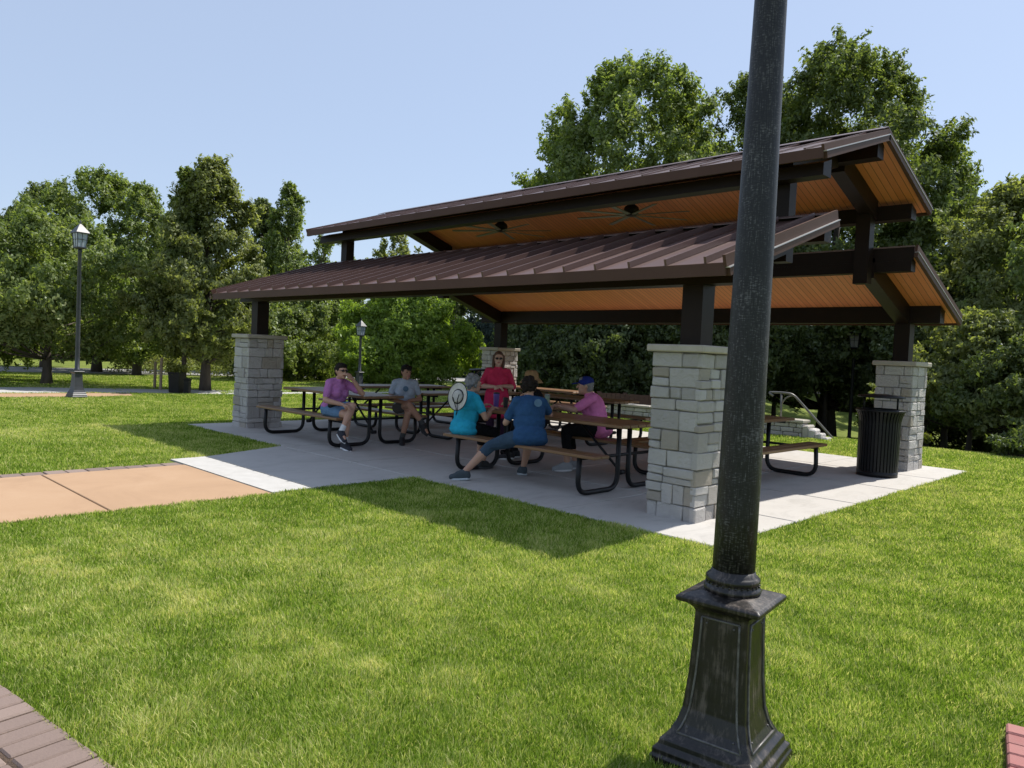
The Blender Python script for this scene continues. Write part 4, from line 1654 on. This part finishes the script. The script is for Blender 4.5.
    if pants is not None:
        b = bmesh.new()
        ell(b, P - Vector((0, 0, .01)), (.166 * fat, .128 * fat, .118), tr)
        for s in (-1, 1):
            if plen <= 1:
                q = Hp[s].lerp(Kn[s], plen)
                cap(b, Hp[s], .100 * (.55 + .45 * fat), q, .085 * (.6 + .4 * fat))
            else:
                q = Kn[s].lerp(An[s], plen - 1)
                cap(b, Hp[s], .098 * (.55 + .45 * fat), Hp[s].lerp(Kn[s], .5), .086 * (.6 + .4 * fat), Kn[s], .066)
                cap(b, Kn[s], .066, Kn[s].lerp(q, .4), .066 * (.7 + .3 * fat), q, .056 if plen < 1.8 else .05)
        o_ = melt('trousers' if plen > 1 else 'shorts', b, pants, body, .009, 3)
        for v in o_.data.vertices:
            v.co += noise.noise_vector(v.co * 15) * .004
    # shoes and socks
    sm_ = mat('shoe_fabric', shoe, .8)
    so_ = mat('shoe_sole', sole, .7)
    for s in (-1, 1):
        A, Tt = An[s], To[s]
        fr_ = frame(Tt)
        dn = fr_ @ Vector((0, 0, -1))
        b = bmesh.new()
        cap(b, A + dn * .018 - Tt * .022, .047, A + dn * .046 - Tt * .032, .042, A + dn * .044 + Tt * .06, .045, A + dn * .052 + Tt * .16, .035)
        cap(b, A + dn * .008, .046, A + dn * .03 + Tt * .08, .045)
        o_ = melt('shoe', b, sm_, body, .007, 2)
        b = bmesh.new()
        for kk in range(2):
            pass
        cap(b, A + dn * .079 - Tt * .05, .015, A + dn * .079 - Tt * .038 + fr_ @ Vector((.028, 0, 0)), .015, A + dn * .079 - Tt * .038 - fr_ @ Vector((.028, 0, 0)), .015,
            A + dn * .080 + Tt * .11 + fr_ @ Vector((.034, 0, 0)), .014, A + dn * .080 + Tt * .11 - fr_ @ Vector((.034, 0, 0)), .014, A + dn * .078 + Tt * .178, .015)
        obj('sole', b, so_, o_, True)
        if sock is not None:
            b = bmesh.new()
            up_ = (Kn[s] - A).normalized()
            cap(b, A, .042, A + up_ * .085, .042)
            melt('sock', b, sock, body, .007, 2)
    # hair
    b = bmesh.new()
    ell(b, hp(0, -.022, .028), (.083, .090, .098), hf)
    ell(b, hp(0, .012 if hstyle == 'long' else .030, .080 if hstyle == 'long' else .075), (.066, .052, .042), hf)
    if hstyle == 'bun':
        ell(b, hp(0, -.125, .02), (.042, .04, .042), hf)
        ell(b, hp(0, -.05, -.03), (.07, .06, .06), hf)
    elif hstyle == 'curly':
        for k_ in range(40):
            v = Vector((random.gauss(0, 1), random.gauss(-.3, .8), random.gauss(.35, .7))).normalized()
            ell(b, hp(v.x * .083, -.022 + v.y * .09, .028 + v.z * .098), (.024,) * 3)
    elif hstyle == 'long':
        for s in (-1, 1):
            cap(b, hp(s * .070, .0, .04), .028, hp(s * .078, -.005, -.08), .024, hp(s * .080, .02, -.19), .014)
        ell(b, hp(0, -.06, -.07), (.08, .045, .12), hf)
    else:
        ell(b, hp(0, -.045, -.03), (.072, .055, .055), hf)
    o_ = melt('hair', b, hair, body, .008, 2)
    if glasses:
        b = bmesh.new()
        for s in (-1, 1):
            ell(b, hp(s * .031, .096, .014), (.025, .010, .019), hf)
            cap(b, hp(s * .054, .088, .018), .004, hp(s * .080, -.01, .016), .004)
        cap(b, hp(-.01, .102, .018), .004, hp(.01, .102, .018), .004)
        melt('sunglasses', b, DARKG, body, .004, 1)
    return body, hp, hf


SIT = dict(P=(0, 0, .58), Ch=(0, .06, .93), Nk=(0, .08, 1.03), Hd=(0, .12, 1.14))

# purple shirt, legs crossed, hand at chin
J = dict(P=(0, 0, .575), Ch=(0, .09, .90), Nk=(0, .14, 1.00), Hd=(.01, .19, 1.115), hf=(.12, 1, -.05), twist=.12,
         Le=(-.25, .36, .80), Lw=(-.09, .33, 1.00), Ld=(.45, -.08, .5), Lp=(.5, -.6, 0),
         Re=(.25, .16, .70), Rw=(.13, .40, .655), Rd=(-.25, .9, -.15),
         Rk=(.07, .44, .505), Ra=(.10, .43, .115), Rt=(.15, 1, -.1), Lk=(.01, .47, .635), La=(.17, .44, .285), Lt=(.25, .9, -.45))
p1, hp, hf = person('person in purple shirt and denim shorts sitting cross-legged, hand at the chin', (-5.95, -.31), (1, .10), J, 1.05, scale=1.04,
                    shirt=cloth('purple_cloth', (.50, .20, .46)), sleeve=.72, pants=cloth('denim', (.14, .25, .40)), plen=.62, shoe=(.018, .02, .03), sole=(.62, .62, .62),
                    sock=cloth('white_sock', (.72, .72, .72)), hair=HAIRB, hstyle='bun', glasses=True)
b = bmesh.new()
cap(b, (-.10, .13, .64), .055, (.12, .14, .63), .06, (.02, .19, .62), .055)
cap(b, (-.16, .02, .69), .02, (-.10, .13, .66), .02)
cap(b, (.16, .02, .69), .02, (.10, .13, .66), .02)
melt('waist_pack', b, M['black'], p1, .008, 2)

# grey shirt, legs crossed
J = dict(P=(0, 0, .575), Ch=(0, .05, .91), Nk=(0, .07, 1.01), Hd=(-.01, .11, 1.125), hf=(-.35, 1, -.12),
         Le=(-.24, .06, .70), Lw=(-.05, .30, .69), Ld=(.6, .5, -.2), Re=(.24, .08, .70), Rw=(.03, .31, .665), Rd=(-.8, .4, -.1),
         Lk=(-.03, .42, .505), La=(.04, .36, .115), Lt=(.05, 1, -.1), Rk=(-.04, .41, .635), Ra=(-.27, .42, .34), Rt=(-.35, .75, -.5))
p2, hp, hf = person('person in light grey shirt and shorts facing us, arms folded over crossed legs', (-5.93, 1.02), (.84, -.54), J, 1.0, scale=1.03,
                    shirt=cloth('pale_grey_cloth', (.44, .50, .58)), sleeve=.6, pants=cloth('dark_shorts', (.11, .10, .10)), plen=.55, hair=HAIRB, hstyle='short', skin=SK2, shoe=(.015, .015, .016), sole=(.05, .05, .05), sock=cloth('dark_sock', (.08, .08, .08)))
b = bmesh.new()
ell(b, hp(0, -.01, .075), (.086, .094, .040), hf)
cap(b, hp(-.045, .085, .062), .008, hp(.045, .085, .062), .008, hp(0, .150, .045), .007)
melt('visor', b, cloth('black_cap', (.02, .018, .018)), p2, .006, 2)
# round print on the chest
b = bmesh.new()
lathe(b, [(.002, 0), (.042, 0), (.042, .003), (.002, .003)], 16, Matrix.Translation((0.0, .05 + .148, .87)) @ Matrix.Rotation(R(-80), 4, 'X'))
obj('shirt_print', b, cloth('print_teal', (.12, .20, .28)), p2)

# turquoise shirt, grey hair
J = dict(P=(0, 0, .58), Ch=(0, .05, .91), Nk=(.005, .08, 1.01), Hd=(.02, .12, 1.115), hf=(.45, 1, -.1),
         Le=(-.25, .16, .72), Lw=(-.14, .40, .815), Re=(.26, .14, .70), Rw=(.12, .38, .815), Rd=(-.4, .8, 0),
         Lk=(-.11, .42, .50), La=(-.10, .36, .115), Rk=(.12, .42, .50), Ra=(.06, .28, .115))
p3, hp3, hf3 = person('person with short grey hair in turquoise shirt, back turned, sun hat hanging behind', (-3.22, -.10), (.05, 1), J, 1.13,
                      shirt=cloth('turquoise_cloth', (.03, .42, .62)), sleeve=.62, hem=.05, pants=cloth('black_trousers', (.013, .013, .015)), plen=1.45, hair=HAIRG, hstyle='curly', shoe=(.03, .03, .03), sole=(.06, .06, .06))

# navy blue shirt, leg stretched out
J = dict(P=(0, 0, .58), Ch=(-.01, .08, .91), Nk=(-.01, .11, 1.01), Hd=(-.02, .15, 1.11), hf=(-.15, 1, -.08), twist=.1,
         Le=(-.27, .12, .70), Lw=(-.12, .33, .90), Ld=(.3, .2, .8), Lp=(.6, -.5, 0), Re=(.25, .26, .80), Rw=(.06, .44, .825),
         Lk=(-.43, .10, .435), La=(-.72, .14, .115), Lt=(-.95, .35, -.12), Rk=(.05, .42, .50), Ra=(.0, .62, .115), Rt=(-.2, 1, -.12))
p4, hp, hf = person('person in dark blue shirt and capri leggings, one leg stretched out behind the bench', (-2.03, -.14), (-.75, .66), J, 1.16, scale=1.02,
                    shirt=cloth('navy_blue_cloth', (.035, .095, .21)), sleeve=.72, hem=.05, pants=cloth('slate_leggings', (.05, .085, .13)), plen=1.28, hair=HAIRB, hstyle='curly', shoe=(.04, .055, .065), sole=(.40, .44, .46))
b = bmesh.new()
lathe(b, [(.002, 0), (.045, 0), (.045, .003), (.002, .003)], 18, Matrix.Translation((.07, -.083, .955)) @ Matrix.Rotation(R(74), 4, 'X'))
obj('shirt_print', b, cloth('print_pale', (.14, .24, .34)), p4)

# standing in red
J = dict(P=(0, 0, .84), Ch=(0, .0, 1.17), Nk=(0, .01, 1.28), Hd=(0, .03, 1.41), hf=(.05, 1, -.06),
         Le=(-.25, -.01, .98), Lw=(-.07, .22, 1.00), Ld=(.8, .4, 0), Re=(.25, -.01, .98), Rw=(.07, .23, .985), Rd=(-.8, .4, 0),
         Lk=(-.09, .02, .47), La=(-.09, 0, .115), Rk=(.09, .02, .47), Ra=(.09, -.01, .115))
p5, hp, hf = person('person in red dress with long hair and sunglasses standing before the back left pillar', (-4.66, 1.88), (.78, -.62), J, 1.0,
                    shirt=cloth('red_cloth', (.66, .045, .12)), sleeve=.95, pants=cloth('plum_leggings', (.035, .015, .035)), plen=1.7, dress=cloth('red_skirt', (.60, .035, .11)), hair=HAIRR, hstyle='long', glasses=True, skin=skinmat('skin_fair', (.56, .35, .27)), scale=1.02)

# tan hat, black shirt
J = dict(P=(0, 0, .58), Ch=(0, .07, .93), Nk=(0, .10, 1.03), Hd=(0, .13, 1.135), hf=(-.1, 1, -.1),
         Le=(-.23, .25, .80), Lw=(-.08, .42, .825), Re=(.23, .25, .80), Rw=(.08, .42, .825),
         Lk=(-.10, .42, .50), La=(-.10, .38, .115), Rk=(.10, .42, .50), Ra=(.10, .34, .115))
p6, hp, hf = person('person in tan brimmed hat and black shirt half hidden behind the blue-shirted one', (-3.32, 1.42), (-.80, -.50), J, 1.0,
                    shirt=cloth('black_cloth', (.012, .012, .014)), sleeve=.75, pants=cloth('dark_trousers', (.02, .02, .022)), plen=1.9, hair=HAIRR, hstyle='short', skin=SK2)
b = bmesh.new()
mth = Matrix.Translation(hp(0, -.005, .05)) @ hf.to_4x4() @ Matrix.Rotation(R(4), 4, 'X')
lathe(b, [(.02, .012), (.098, .004), (.14, -.03), (.168, -.062), (.170, -.056), (.142, -.02), (.102, .016), (.099, .06), (.090, .098), (.055, .118), (.005, .122)], 28, mth)
obj('sun_hat', b, cloth('tan_straw', (.36, .23, .11)), p6, True)

# pink shirt, blue cap
J = dict(P=(0, 0, .58), Ch=(0, .12, .90), Nk=(0, .17, .99), Hd=(0, .22, 1.09), hf=(-.02, 1, -.04),
         Le=(-.23, .33, .80), Lw=(-.06, .52, .825), Re=(.24, .31, .80), Rw=(.08, .52, .825), Rd=(-.5, .8, 0),
         Lk=(-.10, .43, .53), La=(-.12, .40, .115), Rk=(.10, .42, .53), Ra=(.10, .30, .115))
p7, hp, hf = person('person in pink shirt, black trousers and blue cap sitting in profile at the table', (-2.17, 1.38), (-.80, -.60), J, 1.08, scale=1.05,
                    shirt=cloth('pink_cloth', (.74, .22, .46)), sleeve=.78, hem=.04, pants=cloth('black_capri', (.012, .012, .014)), plen=1.55, hair=HAIRG, hstyle='short', shoe=(.30, .31, .32), sole=(.6, .6, .6))
b = bmesh.new()
ell(b, hp(0, -.012, .052), (.088, .098, .075), hf)
cap(b, hp(-.05, .075, .040), .008, hp(.05, .075, .040), .008, hp(.025, .165, .028), .007, hp(-.025, .165, .028), .007)
melt('cap', b, cloth('royal_blue_cap', (.018, .035, .20)), p7, .006, 2)

# sun hat hanging on the turquoise back
t = thing('sun_hat', 'wide white sun hat with dark edge hanging on the turquoise-shirted back', 'hat', (-3.12, -.30, .965), 0)
q = Vector((.30, -1, .16)).normalized().to_track_quat('Z', 'Y')
t.rotation_mode = 'QUATERNION'
t.rotation_quaternion = q
t.scale = (.78, .78, .78)
b = bmesh.new()
lathe(b, [(.03, -.004), (.10, -.004), (.165, .004), (.185, .014), (.186, .018), (.16, .010), (.10, .004), (.03, .004)], 32)
for v in b.verts:
    v.co.y *= 1.22
    v.co.x *= .95
    v.co.z += .25 * (v.co.x ** 2)
obj('brim', b, cloth('white_canvas', (.66, .64, .58)), t, True)
b = bmesh.new()
tube(b, [(.178 * math.cos(2 * math.pi * k / 32), .226 * math.sin(2 * math.pi * k / 32), .016 + .25 * (.178 * math.cos(2 * math.pi * k / 32)) ** 2) for k in range(33)], .0065, 6)
obj('edge_binding', b, cloth('hat_binding', (.03, .035, .04)), t, True)
b = bmesh.new()
lathe(b, [(.092, .002), (.088, .03), (.072, .055), (.03, .062), (.004, .062)], 24)
for v in b.verts:
    v.co.y *= 1.15
obj('crown', b, cloth('white_canvas_crown', (.58, .57, .53)), t, True)
b = bmesh.new()
tube(b, [(.097 * math.cos(2 * math.pi * k / 24), .112 * math.sin(2 * math.pi * k / 24), .010) for k in range(25)], .009, 6)
tube(b, [(-.06, -.02, .066), (-.03, -.10, .05), (.0, -.18, .03), (.01, -.26, .02), (0, -.30, .0)], .006, 6)
tube(b, [(.05, .03, .066), (.03, -.06, .066), (.02, -.16, .03), (.03, -.25, .02), (.0, -.30, .0)], .006, 6)
obj('cord', b, cloth('hat_cord', (.03, .035, .04)), t, True)

# things on the table
def tumbler(x, y, lab, c, h=.17, r=.038, lidc=(.03, .03, .03)):
    t = thing('tumbler', lab, 'cup', (x, y, .795))
    b = bmesh.new()
    lathe(b, [(r * .78, 0), (r * .8, .01), (r, h * .9), (r, h)], 20)
    obj('cup', b, mat('tumbler_body', c, .3, .2), t, True)
    b = bmesh.new()
    lathe(b, [(r * 1.06, h + .001), (r * 1.06, h + .012), (r * .7, h + .02), (.01, h + .021)], 20)
    obj('lid', b, mat('tumbler_lid', lidc, .4), t, True)
    return t


tumbler(-3.28, .52, 'purple tumbler on the table corner before the red dress', (.12, .06, .28), .19, .042)
tumbler(-2.62, .80, 'clear-green drinking bottle on the table beside the dark blue shirt', (.20, .26, .20), .21, .035, (.25, .28, .25))
tumbler(-3.30, .72, 'small dark cup on the table behind the purple tumbler', (.02, .02, .025), .12, .038)

# ------------------------------------------------------------------ grass
rs = np.random.RandomState(42)


def in_pave(x, y):
    m_ = np.zeros(len(x), bool)
    mg = rs.uniform(-.012, .030, len(x))
    for poly in PAVE:
        n = len(poly)
        s_ = sum(poly[i][0] * poly[(i + 1) % n][1] - poly[(i + 1) % n][0] * poly[i][1] for i in range(n))
        ins = np.ones(len(x), bool)
        for i in range(n):
            (x0, y0), (x1, y1) = poly[i], poly[(i + 1) % n]
            cr = (x1 - x0) * (y - y0) - (y1 - y0) * (x - x0)
            ln = math.hypot(x1 - x0, y1 - y0)
            ins &= (cr * np.sign(s_) / ln > mg)
        m_ |= ins
    return m_


def vnoise(x, y, f, seed):
    """smooth value noise"""
    r_ = np.random.RandomState(seed).rand(256, 256)
    X, Y = x * f + 1000, y * f + 1000
    i, j = np.floor(X).astype(int), np.floor(Y).astype(int)
    u, v = X - i, Y - j
    u, v = u * u * (3 - 2 * u), v * v * (3 - 2 * v)
    g_ = lambda a, b: r_[a % 256, b % 256]
    return (g_(i, j) * (1 - u) + g_(i + 1, j) * u) * (1 - v) + (g_(i, j + 1) * (1 - u) + g_(i + 1, j + 1) * u) * v


def grass(name, nblades, rmin, rmax, lab):
    # radial density ~ r^-1.5 per area
    u = rs.uniform(0, 1, nblades)
    pw = .42
    r = (rmin ** pw + u * (rmax ** pw - rmin ** pw)) ** (1 / pw)
    a = rs.uniform(-R(50), R(60), nblades) * -1 + YAW
    x = CAM.x - np.sin(a) * r
    y = CAM.y + np.cos(a) * r
    # mowing: drop some in thin patches
    pn = .55 * vnoise(x, y, .55, 1) + .45 * vnoise(x, y, 1.9, 2)
    keep = ~in_pave(x, y) & (rs.uniform(0, 1, nblades) < .72 + .5 * pn)
    x, y, r, pn = x[keep], y[keep], r[keep], pn[keep]
    n = len(x)
    z = ground_z(x, y)
    fine = vnoise(x, y, 7, 3)
    mid_ = vnoise(x, y, 3.0, 6)
    h = (.017 + .014 * fine + .011 * mid_) * rs.uniform(.6, 1.35, n) * (1 + .012 * r)
    w = .0031 * (np.maximum(r, 3.2) / 3.2) ** .72 * rs.uniform(.7, 1.3, n)
    th = rs.uniform(0, 6.283, n)
    le = rs.uniform(.15, 1.0, n) ** 1.2 * h * .9
    clx, cly = vnoise(x, y, 9, 4) - .5, vnoise(x, y, 9, 5) - .5
    dx, dy = np.cos(th) * le + clx * h * .6, np.sin(th) * le + cly * h * .6
    sa = rs.uniform(0, 6.283, n)
    sx, sy = np.cos(sa) * w * .5, np.sin(sa) * w * .5
    b0 = np.stack([x - sx, y - sy, z - .005], -1)
    b1 = np.stack([x + sx, y + sy, z - .005], -1)
    m0 = np.stack([x + dx * .35 - sx * .85, y + dy * .35 - sy * .85, z + h * .62], -1)
    m1 = np.stack([x + dx * .35 + sx * .85, y + dy * .35 + sy * .85, z + h * .62], -1)
    tp = np.stack([x + dx, y + dy, z + h], -1)
    V = np.stack([b0, b1, m1, m0, tp], 1).reshape(-1, 3)
    base = (np.arange(n) * 5)[:, None]
    loops = (base + np.array([0, 1, 2, 3, 3, 2, 4])).ravel().astype(np.int32)
    ls = (np.arange(n) * 7)[:, None] + np.array([0, 4])
    lt = np.tile([4, 3], n)
    me = bpy.data.meshes.new(name)
    me.vertices.add(n * 5)
    me.vertices.foreach_set('co', V.ravel().astype(np.float32))
    me.loops.add(n * 7)
    me.loops.foreach_set('vertex_index', loops)
    me.polygons.add(n * 2)
    me.polygons.foreach_set('loop_start', ls.ravel().astype(np.int32))
    me.polygons.foreach_set('loop_total', lt.astype(np.int32))
    me.update(calc_edges=True)
    big = vnoise(x, y, .33, 9)
    dry = vnoise(x, y, 1.3, 10) * .6 + vnoise(x, y, 4.5, 11) * .4
    val = .42 + .40 * (pn - .5) + .22 * (big - .5) + .30 * (fine - .5) + .25 * (mid_ - .5) + rs.normal(size=n) * .28 + np.clip(dry - .62, 0, 1) * 1.1 * rs.uniform(.2, 1, n)
    # worn, paler wheel track across the lawn
    (ax, ay), (bx_2, by_2) = (-2.75, -5.45), (1.1, -4.35)
    tt = ((x - ax) * (bx_2 - ax) + (y - ay) * (by_2 - ay)) / ((bx_2 - ax) ** 2 + (by_2 - ay) ** 2)
    dd = np.abs((x - ax) * (by_2 - ay) - (y - ay) * (bx_2 - ax)) / math.hypot(bx_2 - ax, by_2 - ay)
    val = val + .22 * np.exp(-(dd / .17) ** 2) * ((tt > -.1) & (tt < 1)) * (.4 + fine)
    straw = rs.uniform(0, 1, n) < .06 + .22 * np.clip(dry - .5, 0, 1)
    val = np.where(straw, rs.uniform(.8, 1, n), val)
    at = me.attributes.new('rnd', 'FLOAT', 'POINT')
    at.data.foreach_set('value', np.repeat(np.clip(val, 0, 1), 5).astype(np.float32))
    o = link(name, me, None, 'grass')
    tag(o, lab, 'grass', None, 'stuff')
    return o


grass('grass', 2700000, 2.2, 34, 'short mown yellow-green lawn grass around the pavilion slab')
